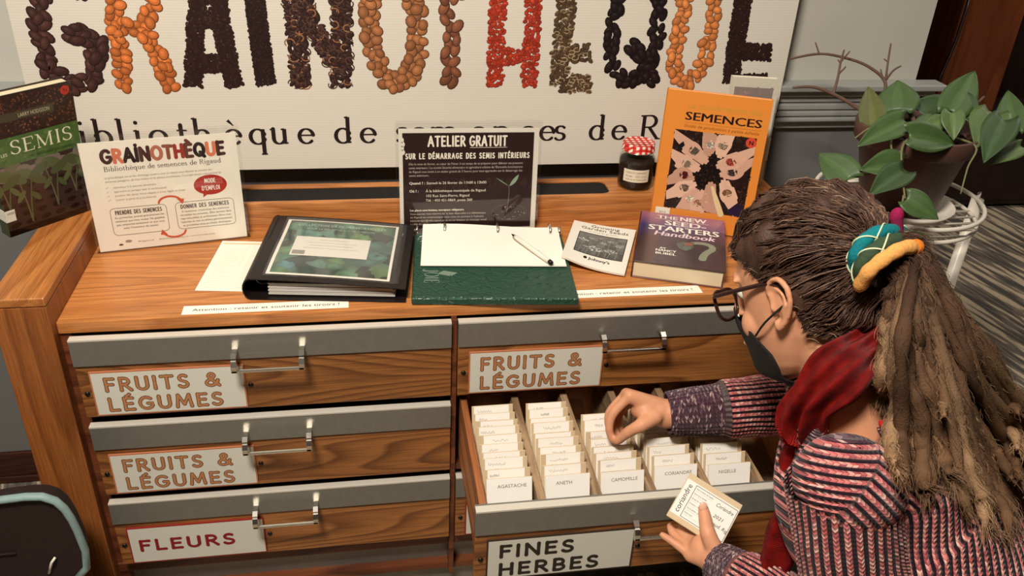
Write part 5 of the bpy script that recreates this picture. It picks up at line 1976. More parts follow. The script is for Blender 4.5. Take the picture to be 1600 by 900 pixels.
def closed_tube(mb, pts, radii, n=12, flat=1.0):
    """A limb: tube with rounded ends."""
    P = [np.asarray(p, float) for p in pts]
    r = list(radii)
    d0 = (P[0] - P[1]) / np.linalg.norm(P[0] - P[1])
    d1 = (P[-1] - P[-2]) / np.linalg.norm(P[-1] - P[-2])
    P = [P[0] + d0 * r[0] * .95, P[0] + d0 * r[0] * .7] + P + [P[-1] + d1 * r[-1] * .7, P[-1] + d1 * r[-1] * .95]
    r = [r[0] * .3, r[0] * .72] + r + [r[-1] * .72, r[-1] * .3]
    mb.tube(P, r, n, flat=flat)


def smooth_path(pts, k=6):
    P = [np.asarray(p, float) for p in pts]
    out = []
    for i in range(len(P) - 1):
        p0, a, b, p3 = P[max(0, i - 1)], P[i], P[i + 1], P[min(len(P) - 1, i + 2)]
        for s in np.linspace(0, 1, k + 1)[:-1]:
            out.append(.5 * (2 * a + (b - p0) * s + (2 * p0 - 5 * a + 4 * b - p3) * s * s + (3 * a - p0 - 3 * b + p3) * s ** 3))
    out.append(P[-1])
    return out


def smooth_vals(v, k=6):
    return list(np.interp(np.linspace(0, len(v) - 1, (len(v) - 1) * k + 1), np.arange(len(v)), v))


def ellipsoid(mb, c, ax, r, nu=20, nv=14):
    """c centre, ax three axes (rows), r three radii"""
    b = len(mb.v)
    mb.ball((0, 0, 0), 1.0, 0, (1, 1, 1, 1), nu, nv)
    A = np.array(ax) * np.array(r)[:, None]
    for i in range(b, len(mb.v)):
        mb.v[i] = tuple(np.asarray(c) + np.array(mb.v[i]) @ A)


B = MB()
# head
rows = []
for z, cx, rx, ry in SKIN_SECT:
    row = []
    for q in np.linspace(0, 2 * PI, 41)[:-1]:
        x, y = math.cos(q), math.sin(q)
        e = 1.0
        fx = cx + rx * math.copysign(abs(x) ** .92, x)
        if x > .55 and .0 < z < .032:                                  # eye hollows
            d = min(abs(y * ry - .032), abs(y * ry + .032))
            fx -= .007 * max(0, 1 - d / .018) * max(0, 1 - abs(z - .014) / .018)
        row.append(rel(H(fx, ry * math.copysign(abs(y) ** .95, y), z)))
    rows.append(row)
B.grid(rows, wrap=True)
B.poly(rows[0][::-1])
B.poly(rows[-1])
closed_tube(B, [rel(H(.092, 0, .030)), rel(H(.104, 0, .006)), rel(H(.112, 0, -.016))], [.006, .009, .011], 12)
for s in (1, -1):
    ellipsoid(B, rel(H(.104, .009 * s, -.020)), HM, (.009, .007, .006), 12, 8)
    closed_tube(B, [rel(H(.089, .012 * s, .036)), rel(H(.086, .034 * s, .040)), rel(H(.074, .055 * s, .034))], [.004, .005, .004], 10)
    ellipsoid(B, rel(H(.062, .042 * s, -.030)), HM, (.021, .018, .024))
    # ear: rim, inner ridge and lobe around a thin concave plate
    e = lambda a, b_, o=0.0: rel(H(-.006 + a, (.0735 + o) * s, .002 + b_))
    rim = [e(.014, .006, .002), e(.017, .020, .003), e(.008, .033, .008), e(-.008, .035, .014), e(-.020, .024, .018), e(-.021, .006, .017), e(-.013, -.012, .013), e(-.002, -.024, .009), e(.008, -.030, .005), e(.013, -.024, .002)]
    closed_tube(B, smooth_path(rim, 4), smooth_vals([.0042, .0042, .0042, .0046, .0046, .0044, .0042, .0050, .0062, .0045], 4), 8)
    closed_tube(B, smooth_path([e(.004, .022, .006), e(-.008, .016, .011), e(-.010, .002, .011), e(-.002, -.012, .008)], 4), [.0032] * 13, 8)
    ellipsoid(B, e(-.004, .004, .001), HM, (.017, .006, .028))
    closed_tube(B, [e(.014, .006, .002), e(.013, -.006, .004)], [.004, .0045], 8)
for s in (1, -1):
    closed_tube(B, [rel(H(.098, .022 * s, -.062)), rel(H(.101, 0, -.061))], [.005, .007], 8)
# neck and trunk
nk = [H(-.018, 0, -.045), H(-.030, 0, -.09), NECK + np.array((.012, -.006, .02)), NECK + np.array((.04, -.02, -.05))]
closed_tube(B, [rel(p) for p in smooth_path(nk)], smooth_vals([.056, .052, .058, .070]), 24)
SP = smooth_path([PELVIS + np.array((0, 0, -.05)), PELVIS + np.array((-.01, .0, .10)), PELVIS * .5 + NECK * .5 + np.array((.04, -.022, .0)), NECK + np.array((.06, -.03, -.10)), NECK + np.array((.02, -.01, -.03))], 6)
SW = smooth_vals([.160, .145, .158, .165, .085], 6)
SDp = smooth_vals([.130, .108, .112, .108, .070], 6)
rows = []
for i, p in enumerate(SP):
    t = SP[min(i + 1, len(SP) - 1)] - SP[max(i - 1, 0)]
    t /= np.linalg.norm(t)
    fwd = np.cross(BL, t)
    rows.append([rel(p + BL * SW[i] * math.cos(q) * .80 - fwd * SDp[i] * .80 * math.sin(q)) for q in np.linspace(0, 2 * PI, 33)[:-1]])
B.grid(rows, wrap=True)
B.poly(rows[0][::-1])
B.poly(rows[-1])
for S_, E_, W_ in ((L_SH, L_EL, L_WR), (R_SH, R_EL, R_WR)):
    closed_tube(B, [rel(NECK * .55 + S_ * .45 + np.array((.03, -.015, -.05))), rel(S_ - np.array((0, 0, .012)))], [.040, .044], 16)
    closed_tube(B, [rel(p) for p in smooth_path([S_, S_ * .5 + E_ * .5, E_])], smooth_vals([.046, .042, .036]), 16)
    closed_tube(B, [rel(p) for p in smooth_path([E_, E_ * .6 + W_ * .4, W_])], smooth_vals([.037, .036, .025]), 16)
# hips and folded legs
KN = [PELVIS + BF * .20 + BL * .10 * s - np.array((0, 0, .37)) for s in (1, -1)]
AN = [PELVIS - BF * .16 + BL * .10 * s - np.array((0, 0, .385)) for s in (1, -1)]
ellipsoid(B, rel(PELVIS), np.array((BF, BL, (0, 0, 1.0))), (.14, .175, .12))
for s, k, a in ((1, KN[0], AN[0]), (-1, KN[1], AN[1])):
    hip = PELVIS + BL * .09 * s
    closed_tube(B, [rel(p) for p in (hip, (hip + k) / 2, k)], [.088, .075, .058], 18)
    closed_tube(B, [rel(p) for p in (k, k * .55 + a * .45, a)], [.054, .050, .034], 16)
    closed_tube(B, [rel(a), rel(a - BF * .10 + np.array((0, 0, -.012))), rel(a - BF * .17 + np.array((0, 0, -.02)))], [.036, .036, .026], 14)


# hands: every finger its own chain of joints
def finger(joints, r0, r1):
    P = smooth_path([rel(deep(*j)) for j in joints], 5)
    n = len(P)
    rad = [r0 + (r1 - r0) * i / (n - 1) for i in range(n)]
    for k in range(1, len(joints) - 1):                                # knuckles
        rad[k * 5] *= 1.06
    closed_tube(B, P, rad, 12)
    return P


def palm(wr, mcps, r0, r1):
    for j in mcps:
        closed_tube(B, [rel(deep(*wr)), rel((deep(*wr) + deep(*j)) / 2), rel(deep(*j))], [r0, (r0 + r1) / 2, r1], 14)
    for a_, b_ in zip(mcps[:-1], mcps[1:]):
        closed_tube(B, [rel(deep(*a_)), rel(deep(*b_))], [r1, r1], 12)


# right hand, pinching a packet: index nearest the viewer, thumb meeting it from below
palm((1032, 640, 1.500), [(984, 619, 1.480), (979, 616, 1.500), (979, 619, 1.519), (985, 627, 1.536)], .021, .0115)
ellipsoid(B, rel(deep(1008, 640, 1.498)), np.array((AX_R, AX_U, AX_F)), (.026, .021, .030))
R_TIP = finger([(984, 619, 1.480), (958, 646, 1.484), (952, 670, 1.490), (957, 688, 1.496)], .0092, .0064)[-1]
finger([(979, 616, 1.500), (953, 645, 1.506), (953, 671, 1.512), (962, 688, 1.512)], .0094, .0066)
finger([(979, 619, 1.519), (956, 648, 1.526), (960, 672, 1.530), (970, 684, 1.526)], .0088, .0064)
finger([(985, 627, 1.536), (966, 652, 1.542), (970, 672, 1.544), (978, 680, 1.540)], .0078, .0058)
finger([(1024, 652, 1.474), (1002, 664, 1.462), (982, 675, 1.472), (965, 689, 1.488)], .0135, .0078)
closed_tube(B, [rel(deep(1030, 645, 1.49)), rel(deep(1004, 660, 1.468))], [.019, .0125], 12)
# left hand, thumb on the face of the packet, fingers behind it
palm((1113, 872, 1.330), [(1090, 840, 1.372), (1081, 845, 1.370), (1077, 855, 1.362), (1079, 868, 1.350)], .021, .0112)
ellipsoid(B, rel(deep(1098, 858, 1.348)), np.array((AX_R, AX_U, AX_F)), (.022, .024, .021))
finger([(1090, 840, 1.372), (1086, 820, 1.392), (1092, 803, 1.396), (1098, 790, 1.392)], .0088, .0064)
finger([(1081, 845, 1.370), (1067, 828, 1.388), (1070, 812, 1.398), (1078, 800, 1.398)], .0092, .0066)
finger([(1077, 855, 1.362), (1058, 840, 1.378), (1050, 831, 1.388), (1047, 822, 1.396)], .0086, .0062)
finger([(1079, 868, 1.350), (1060, 853, 1.360), (1046, 843, 1.366), (1035, 836, 1.372)], .0078, .0056)
finger([(1116, 856, 1.322), (1106, 833, 1.326), (1102, 812, 1.336), (1099, 794, 1.344)], .0140, .0086)

SKIN = plain('skin', (210, 150, 114), .5, spec=.35, noise=.06, nscale=45)
SKIN.node_tree.nodes['Principled BSDF'].inputs['Subsurface Weight'].default_value = .12
SKIN.node_tree.nodes['Principled BSDF'].inputs['Subsurface Radius'].default_value = (.012, .004, .002)
SKIN.node_tree.nodes['Principled BSDF'].inputs['Subsurface Scale'].default_value = .6
rough_body = B.build('rough', SKIN)
rm = rough_body.modifiers.new('remesh', 'REMESH')
rm.mode = 'VOXEL'
rm.voxel_size = .0030
rm.use_smooth_shade = True
sm = rough_body.modifiers.new('smooth', 'SMOOTH')
sm.factor, sm.iterations = .5, 4
bpy.context.view_layer.update()
dg = bpy.context.evaluated_depsgraph_get()
me = bpy.data.meshes.new_from_object(rough_body.evaluated_get(dg))
bpy.data.objects.remove(rough_body)
body = bpy.data.objects.new('body', me)
COL.objects.link(body)
body.parent = person
for p_ in me.polygons:
    p_.use_smooth = True

# finger nails that show
NAIL = plain('finger_nail', (232, 178, 150), .3)
for j, up_, r in (((1099, 792, 1.336), None, .0062),):
    m = MB()
    c = rel(deep(*j))
    ellipsoid(m, c, np.array((AX_R, AX_U, AX_F)), (.0062, .0078, .0022), 12, 8)
    m.build('finger_nail', NAIL, person)
for s in (1, -1):
    m = MB()
    ellipsoid(m, rel(H(.0765, .032 * s, .015)), HM, (.0120, .0125, .0120), 18, 12)
    m.build('eye', plain('eye_white', (228, 220, 210), .15), person)
    m = MB()
    ellipsoid(m, rel(H(.0865, .032 * s, .012)), HM, (.0030, .0060, .0060), 14, 8)
    m.build('iris', plain('iris', (70, 60, 44), .1), person)

# ---- trousers and shoes (below the picture)
TR = plain('dark_trousers', (38, 34, 40), .85, bump=.3, nscale=300)
m = MB()
ellipsoid(m, rel(PELVIS + np.array((0, 0, -.01))), np.array((BF, BL, (0, 0, 1.0))), (.152, .188, .135), 28, 18)
for s, k, a in ((1, KN[0], AN[0]), (-1, KN[1], AN[1])):
    hip = PELVIS + BL * .09 * s
    closed_tube(m, [rel(p) for p in (hip, (hip + k) / 2, k)], [.098, .084, .066], 20)
    closed_tube(m, [rel(p) for p in (k, k * .55 + a * .45, a * .9 + k * .1)], [.062, .060, .048], 18)
m.build('trousers', TR, person)
for a in AN:
    m = MB()
    closed_tube(m, [rel(a), rel(a - BF * .10 + np.array((0, 0, -.010))), rel(a - BF * .175 + np.array((0, 0, -.016)))], [.041, .041, .032], 16)
    m.build('shoe', BLACK, person)


# ---- knitted sweater
def knit(name, pinkish=True):
    m, nt, b = new_mat(name)
    N, L = nt.nodes, nt.links

    def math_(op, a, b_=None, c=None):
        n = N.new('ShaderNodeMath')
        n.operation = op
        for i, x in enumerate((a, b_, c)):
            if x is None:
                continue
            if isinstance(x, (int, float)):
                n.inputs[i].default_value = x
            else:
                L.new(x, n.inputs[i])
        return n.outputs[0]
    uv = N.new('ShaderNodeUVMap')
    uv.uv_map = 'UVMap'
    sp = N.new('ShaderNodeSeparateXYZ')
    L.new(uv.outputs[0], sp.inputs[0])
    U, V = sp.outputs[0], sp.outputs[1]
    fu = math_('FRACT', U)
    away = math_('ABSOLUTE', math_('SUBTRACT', fu, .5))                # 0 in the middle of a rib, .5 in the groove
    ph = math_('ADD', V, math_('MULTIPLY', away, 1.5))
    fv = math_('FRACT', ph)
    side = math_('GREATER_THAN', fu, .5)
    wn = N.new('ShaderNodeTexWhiteNoise')
    wn.noise_dimensions = '3D'
    cb = N.new('ShaderNodeCombineXYZ')
    L.new(math_('FLOOR', U), cb.inputs[0])
    L.new(math_('FLOOR', ph), cb.inputs[1])
    L.new(side, cb.inputs[2])
    L.new(cb.outputs[0], wn.inputs[0])
    hole = math_('MULTIPLY', math_('SUBTRACT', 1.0, math_('MULTIPLY', math_('ABSOLUTE', math_('SUBTRACT', fv, .5)), 1.7)), 1.0)
    r = N.new('ShaderNodeValToRGB')
    e = r.color_ramp.elements
    if pinkish:
        cs = ((0, (150, 74, 80)), (.3, (196, 104, 104)), (.6, (214, 136, 128)), (.85, (226, 178, 164)), (1, (190, 84, 78)))
    else:
        cs = ((0, (66, 34, 48)), (.45, (92, 56, 70)), (.7, (70, 38, 52)), (.88, (160, 124, 130)), (1, (196, 164, 160)))
    e[0].position, e[0].color = cs[0][0], lin(cs[0][1])
    e[1].position, e[1].color = cs[-1][0], lin(cs[-1][1])
    for p_, c in cs[1:-1]:
        q = e.new(p_)
        q.color = lin(c)
    L.new(wn.outputs[0], r.inputs[0])
    rib = N.new('ShaderNodeMapRange')
    rib.interpolation_type = 'SMOOTHSTEP'
    rib.inputs[1].default_value, rib.inputs[2].default_value = (.24, .31) if pinkish else (.40, .5)
    rib.inputs[3].default_value, rib.inputs[4].default_value = 1, 0
    L.new(away, rib.inputs[0])
    yarn = N.new('ShaderNodeMapRange')
    yarn.inputs[1].default_value, yarn.inputs[2].default_value = .12, .34
    L.new(hole, yarn.inputs[0])
    dark = N.new('ShaderNodeMix')
    dark.data_type = 'RGBA'
    dark.inputs[6].default_value = lin((28, 13, 24))
    L.new(math_('MULTIPLY', rib.outputs[0], yarn.outputs[0]), dark.inputs[0])
    L.new(r.outputs[0], dark.inputs[7])
    L.new(dark.outputs[2], b.inputs['Base Color'])
    b.inputs['Roughness'].default_value = .9
    b.inputs['Specular IOR Level'].default_value = .15
    b.inputs['Sheen Weight'].default_value = .15
    hgt = math_('ADD', math_('MULTIPLY', math_('COSINE', math_('MULTIPLY', away, 2 * PI)), .6), math_('MULTIPLY', hole, .5))
    bp = N.new('ShaderNodeBump')
    bp.inputs['Strength'].default_value = .9
    bp.inputs['Distance'].default_value = .003
    L.new(hgt, bp.inputs['Height'])
    L.new(bp.outputs[0], b.inputs['Normal'])
    return m


KNIT, KNIT_BAND = knit('striped_knit'), knit('plum_garter_knit', False)
KN_V, KN_F, KN_M, KN_UV = [], [], [], []


def knit_grid(P, UV, mat, wrap, yoke=False):
    """P [rows][cols][3], UV [rows][cols(+1 if wrap)][2]"""
    b = len(KN_V)
    a, n = P.shape[:2]
    UV = np.array(UV, float)
    KN_V.extend(P.reshape(-1, 3).tolist())
    for i in range(a - 1):
        mm = mat[i] if isinstance(mat, list) else mat
        for j in range(n if wrap else n - 1):
            k = (j + 1) % n
            KN_F.append((b + i * n + j, b + i * n + k, b + (i + 1) * n + k, b + (i + 1) * n + j))
            hi_ = yoke and UV[i][j][0] > 4.9 and UV[i][j][1] > -400
            KN_M.append(1 if hi_ else mm)
            for ii, jj in ((i, j), (i, j + 1), (i + 1, j + 1), (i + 1, j)):
                KN_UV.append((UV[ii][jj][0] * 1.55, UV[ii][jj][1] * .9) if hi_ else tuple(UV[ii][jj]))


PERIOD, STITCH = .0110, .0062


def sleeve(pts, radii, cuff_at, start=None, squash=1.0, phase=0.0):
    path = [np.asarray(p) for p in smooth_path(pts, 14)]
    n = len(path)
    rad = np.array(smooth_vals(radii, 14))
    na = 288
    ribs = 32
    P = np.zeros((n, na, 3))
    UV = np.zeros((n, na + 1, 2))
    L_ = 0.0
    up = None
    mats = []
    for i in range(n):
        t = path[min(i + 1, n - 1)] - path[max(i - 1, 0)]
        t /= np.linalg.norm(t)
        if up is None:
            up = np.array((0, 0, 1.0)) if abs(t[2]) < .8 else -BF
        s = np.cross(t, up)
        s /= np.linalg.norm(s)
        up = np.cross(s, t)
        if i:
            L_ += np.linalg.norm(path[i] - path[i - 1])
        frac = i / (n - 1)
        cuff = frac > cuff_at
        mats.append(1 if cuff else 0)
        wr = 1 + .022 * math.sin(L_ * 95 + 1.5) * math.sin(PI * frac) ** 2
        for j in range(na):
            q = 2 * PI * j / na
            rr_ = rad[i] * wr * (1 + .02 * math.sin(3 * q + L_ * 30))
            rr_ += .0016 * math.cos(2 * PI * (ribs * j / na + phase) + PI) * (0.3 if cuff else 1.0)
            if cuff:
                rr_ *= .93
            P[i, j] = rel(path[i] + s * (rr_ * math.cos(q)) + up * (rr_ * math.sin(q) * squash))
        for j in range(na + 1):
            if cuff:
                UV[i, j] = (L_ / .0062 * 1.0, j / na * 44)
            else:
                UV[i, j] = (ribs * j / na + phase, L_ / STITCH)
    knit_grid(P, UV, mats, True)
    # turned-in edge of the cuff
    inner = np.stack((P[-1], P[-1] * .0 + P[-1].mean(0) + (P[-1] - P[-1].mean(0)) * .86, P[-5].mean(0) + (P[-5] - P[-5].mean(0)) * .82))
    knit_grid(inner, np.stack((UV[-1], UV[-1] + .3, UV[-1] + .6)), 1, True)


def stripes(Q):
    """Stripe number and stitch number: rows of ribs run round the armhole, meeting in a corner on the shoulder blade."""
    d = np.asarray(Q) - PC
    px_, pu_ = d @ AX_R, d @ AX_U
    n1, n2, n3 = 1.3 * (pu_ + .04 * px_), .69 * px_ + .73 * pu_, .99 * px_ + .10 * pu_ - (.99 * .066 - .10 * .060)
    dist = np.maximum(np.maximum(n1, n2), n3)
    pick = np.argmax(np.stack((n1, n2, n3)), 0)
    along = np.where(pick == 0, px_, np.where(pick == 1, .73 * px_ - .69 * pu_, -pu_))
    along = along / STITCH - np.where(pick == 0, 0, 1000)
    return np.stack((dist / PERIOD + .5, along), -1)


PC = deep(1352, 752, .965)
sleeve([L_SH + np.array((-.006, .005, .012)), L_SH * .62 + L_EL * .38, L_EL + np.array((.012, -.015, -.01)), L_EL * .42 + L_WR * .58, L_WR * .96 + L_EL * .04], [.064, .063, .058, .047, .035], .84, phase=.3)
sleeve([R_SH + np.array((0, 0, .012)), R_SH * .5 + R_EL * .5, R_EL + np.array((.018, .006, -.002)), R_EL * .45 + R_WR * .55, R_WR * .97 + R_EL * .03], [.062, .060, .056, .050, .040], .78)
for S_, rad_ in ((L_SH, .0645), (R_SH, .063)):
    rows_, uv_ = [], []
    for th in np.linspace(.02, PI * .62, 60):
        ring_ = [S_ + np.array((math.sin(th) * math.cos(q) * rad_, math.sin(th) * math.sin(q) * rad_, .012 + math.cos(th) * rad_ * .82)) for q in np.linspace(0, 2 * PI, 121)[:-1]]
        rows_.append([rel(p) for p in ring_])
        w_ = stripes(np.array(ring_))
        uv_.append(np.concatenate((w_, w_[:1])))
    knit_grid(np.array(rows_), uv_, 0, True, S_ is L_SH)

# trunk: sections along the spine, her left first, then round by the back
hem = PELVIS + np.array((.0, .0, -.03))
SPN = [hem, PELVIS + np.array((-.005, .0, .12)), PELVIS * .5 + NECK * .5 + np.array((.035, -.02, .0)), NECK + np.array((.075, -.038, -.115)), NECK + np.array((.052, -.027, -.048)), NECK + np.array((.030, -.016, -.006)), NECK + np.array((.018, -.010, .026))]
SPW = [.192, .178, .185, .190, .168, .112, .077]
SPD = [.165, .140, .140, .138, .118, .088, .070]
path = smooth_path(SPN, 18)
wv_, dv_ = smooth_vals(SPW, 18), smooth_vals(SPD, 18)
na = 420
n = len(path)
P = np.zeros((n, na, 3))
for i in range(n):
    t = path[min(i + 1, n - 1)] - path[max(i - 1, 0)]
    t /= np.linalg.norm(t)
    fwd = np.cross(BL, t)
    fwd /= np.linalg.norm(fwd)
    lef = np.cross(t, fwd)
    for j in range(na):
        q = 2 * PI * j / na
        c, s = math.cos(q), math.sin(q)
        e = .86
        c, s = math.copysign(abs(c) ** e, c), math.copysign(abs(s) ** e, s)
        fold = 1 + .012 * math.sin(9 * q + i * .12) * math.sin(PI * min(1, i / n * 1.2)) + .010 * math.sin(i * .16 + 2 * q)
        P[i, j] = path[i] + lef * (wv_[i] * c * fold) - fwd * (dv_[i] * s * fold)
for S_, rad_ in ((L_SH, .0655), (R_SH, .064)):                          # the trunk swells out over the tops of the arms
    ax_ = np.array((rad_, rad_, rad_ * .84))
    for i in range(n):
        for j in range(na):
            o_ = (path[i] - S_ - np.array((0, 0, .010))) / ax_
            d_ = (P[i, j] - path[i]) / ax_
            A_, B_q, C_ = d_ @ d_, 2 * o_ @ d_, o_ @ o_ - 1
            disc = B_q * B_q - 4 * A_ * C_
            if disc > 0:
                k_ = (-B_q + math.sqrt(disc)) / (2 * A_)
                if k_ > 1:
                    P[i, j] = path[i] + (P[i, j] - path[i]) * min(k_, 1.9)
UV = stripes(P)
UV = np.concatenate((UV, UV[:, :1]), 1)
band = 10
mats = [1 if i > n - band else 0 for i in range(n)]
for i in range(n - band, n):
    for j in range(na + 1):
        UV[i, j] = ((i - n) * .62, j / na * 84)
knit_grid(np.array([[rel(p) for p in row] for row in P]), UV, mats, True, True)
me = bpy.data.meshes.new('sweater')
me.from_pydata(KN_V, [], KN_F)
me.materials.append(KNIT)
me.materials.append(KNIT_BAND)
me.polygons.foreach_set('material_index', KN_M)
me.polygons.foreach_set('use_smooth', [True] * len(KN_F))
uvl = me.uv_layers.new(name='UVMap')
uvl.data.foreach_set('uv', np.array(KN_UV, dtype=np.float32).ravel())
me.update()
sweater = bpy.data.objects.new('sweater', me)
COL.objects.link(sweater)
sweater.parent = person
# red undershirt edge at the neckline
m = MB()
i0 = n - 3
ringp = [path[i0] + (P[i0, j] - path[i0]) * .965 for j in range(0, na, 6)]
ringq = [path[-1] + (P[-1, j] - path[-1]) * .95 + (path[-1] - path[-6]) * .9 for j in range(0, na, 6)]
m.grid([[rel(p) for p in ringp], [rel(p) for p in ringq]], wrap=True)
m.build('undershirt', plain('red_jersey', (190, 30, 26), .8), person)

# ------------------------------------------------------------------ scarf
def scarf_material():
    m, nt, b = new_mat('red_scarf')
    N, L = nt.nodes, nt.links
    tc = N.new('ShaderNodeTexCoord')
    nz = N.new('ShaderNodeTexNoise')
    nz.inputs['Scale'].default_value = 55
    nz.inputs['Detail'].default_value = 6
    L.new(tc.outputs['Object'], nz.inputs['Vector'])
    r = N.new('ShaderNodeValToRGB')
    r.color_ramp.elements[0].position, r.color_ramp.elements[0].color = .3, lin((96, 9, 8))
    r.color_ramp.elements[1].position, r.color_ramp.elements[1].color = .75, lin((160, 25, 19))
    L.new(nz.outputs[0], r.inputs[0])
    L.new(r.outputs[0], b.inputs['Base Color'])
    b.inputs['Roughness'].default_value = .9
    b.inputs['Specular IOR Level'].default_value = .1
    b.inputs['Sheen Weight'].default_value = .04
    uv = N.new('ShaderNodeUVMap')
    uv.uv_map = 'UVMap'
    wv = N.new('ShaderNodeTexWave')
    wv.bands_direction = 'X'
    wv.inputs['Scale'].default_value = 22
    wv.inputs['Distortion'].default_value = 1.5
    L.new(uv.outputs[0], wv.inputs['Vector'])
    bp = N.new('ShaderNodeBump')
    bp.inputs['Strength'].default_value = .7
    bp.inputs['Distance'].default_value = .004
    L.new(wv.outputs[1], bp.inputs['Height'])
    L.new(bp.outputs[0], b.inputs['Normal'])
    return m


SCARF = scarf_material()
sv, sf, su = [], [], []


def cloth_strip(path, widths, nrm, folds, depth, seed=0, nw=96, k=12):
    """A gathered length of cloth: folds run along it."""
    C = np.array(smooth_path(path, k))
    Wd = np.array(smooth_vals(widths, k))
    Nn = np.array(smooth_path(nrm, k))
    n = len(C)
    r = random.Random(seed)
    ph = [r.uniform(0, 6.28) for _ in range(4)]
    b = len(sv)
    L_ = 0
    U = []
    for i in range(n):
        t = C[min(i + 1, n - 1)] - C[max(i - 1, 0)]
        t /= np.linalg.norm(t)
        nn = Nn[i] - t * (Nn[i] @ t)
        nn /= np.linalg.norm(nn)
        s = np.cross(t, nn)
        if i:
            L_ += np.linalg.norm(C[i] - C[i - 1])
        for j in range(nw):
            q = 2 * PI * j / nw
            x = math.cos(q) * Wd[i] * .5
            fo = math.sin(folds * PI * (x / Wd[i] + .5) + ph[0] + .9 * math.sin(L_ * 14 + ph[1])) * .5 + .35 * math.sin(folds * 2.3 * (x / Wd[i]) + ph[2] + L_ * 18)
            z = math.sin(q) * depth * (1 + .95 * fo) * (1 if math.sin(q) > 0 else .6)
            edge = .004 * math.sin(L_ * 60 + ph[3])
            sv.append(tuple(rel(C[i] + s * (x + edge * math.cos(q)) + nn * z)))
            U.append((L_ / .10, x / .10))
    for i in range(n - 1):
        for j in range(nw):
            f = (b + i * nw + j, b + i * nw + (j + 1) % nw, b + (i + 1) * nw + (j + 1) % nw, b + (i + 1) * nw + j)
            sf.append(f)
            su.extend(U[q - b] for q in f)
    for e in (0, n - 1):
        f = [b + e * nw + j for j in range(nw)]
        sf.append(f if e else f[::-1])
        su.extend(U[q - b] for q in f)


to_cam = lambda p: (CAM_POS - np.asarray(p)) / np.linalg.norm(CAM_POS - np.asarray(p))
loop = [deep(1428, 505, 1.19), deep(1388, 527, 1.115), deep(1342, 556, 1.075), deep(1300, 592, 1.08), deep(1266, 632, 1.115), deep(1250, 676, 1.18), deep(1272, 690, 1.26)]
nr = [to_cam(p) * .8 + np.array((0, 0, .5)) for p in loop]
cloth_strip(loop, [.060, .064, .068, .070, .070, .060, .05], nr, 6.0, .017, 1)
back = [deep(1275, 690, 1.27), deep(1330, 660, 1.33), deep(1400, 600, 1.34), deep(1445, 545, 1.30), deep(1425, 520, 1.20)]
cloth_strip(back, [.05, .06, .06, .06, .06], [np.array((.3, .6, .5))] * 5, 4.0, .016, 2)
fall = [deep(1262, 668, 1.17), deep(1244, 720, 1.20), deep(1240, 765, 1.215), deep(1228, 830, 1.225), deep(1208, 890, 1.235), deep(1196, 945, 1.245)]
cloth_strip(fall, [.050, .040, .040, .046, .054, .06], [to_cam(p) + np.array((-.4, 0, 0)) for p in fall], 3.0, .014, 3)
me = bpy.data.meshes.new('scarf')
me.from_pydata(sv, [], sf)
me.materials.append(SCARF)
me.polygons.foreach_set('use_smooth', [True] * len(sf))
uvl = me.uv_layers.new(name='UVMap')
uvl.data.foreach_set('uv', np.array(su, dtype=np.float32).ravel())
scarf = bpy.data.objects.new('scarf', me)
COL.objects.link(scarf)
scarf.parent = person

# ------------------------------------------------------------------ face mask and glasses
MASK = plain('black_cloth_mask', (20, 14, 13), .85, bump=.2, nscale=500)
m = MB()
rows = []
for k, z in enumerate(np.linspace(-.022, -.124, 15)):
    a0 = math.radians(np.interp(k, (0, 5, 14), (54, 80, 112)))
    row = []
    for q in np.linspace(-a0, a0, 25):
        cx, rx, ry = sect(max(z, -.117))
        push = .006 + .020 * math.exp(-(q / .5) ** 2) * math.exp(-((z + .03) / .035) ** 2)
        dip = .012 * math.exp(-(q / .35) ** 2) if k == 0 else 0
        z_side = -.016 * (q / a0) ** 2 * (1 - k / 14)
        tuck = max(0, (-.10 - z) * 1.4)
        row.append(rel(H(cx + (rx + push) * math.cos(q) - tuck, (ry + .006) * math.sin(q), z + dip + z_side)))
    rows.append(row)
m.grid(rows)
mk = m.build('face_mask', MASK, person)
so = mk.modifiers.new('thickness', 'SOLIDIFY')
so.thickness = .002
for s in (1, -1):
    for zz, ez in ((-.042, .004),):
        cx, rx, ry = sect(zz)
        q = math.radians(60)
        a_ = H(cx + (rx + .006) * math.cos(q), (ry + .007) * s * math.sin(q), zz)
        b_ = H(-.014, .080 * s, ez)
        c_ = (a_ + b_) / 2 + H(0, .012 * s, 0) - HC
        MB().tube([rel(p) for p in smooth_path([a_, c_, b_])], .0016, 6).build('ear_loop', MASK, mk)
MB().tube([rel(H(.104, .020, -.0235)), rel(H(.122, .0, -.013)), rel(H(.104, -.020, -.0235))], .0014, 6).build('nose_wire', WHITE_METAL, mk)

FRAME = plain('dark_brown_frame', (44, 22, 18), .22)
LENS = glassy('lens', (250, 250, 250), 1.4, .02)
gl = empty('glasses')
gl.parent = person


def lens_shape(s, k=1.0):
    out = []
    for q in np.linspace(0, 2 * PI, 29)[:-1]:
        x, y = math.cos(q), math.sin(q)
        yy = .0215 * math.copysign(abs(y) ** .8, y) * k
        xx = .0265 * math.copysign(abs(x) ** .8, x) * k
        if x > .3 and y > 0:
            yy += .006 * x * k
            xx += .003 * y * k
        out.append((xx, yy))
    return [rel(H(.112 - .10 * abs(.034 * s + xx * s) ** 1.0 * .55 + yy * .10, .0345 * s + xx * s, -.002 + yy)) for xx, yy in out]


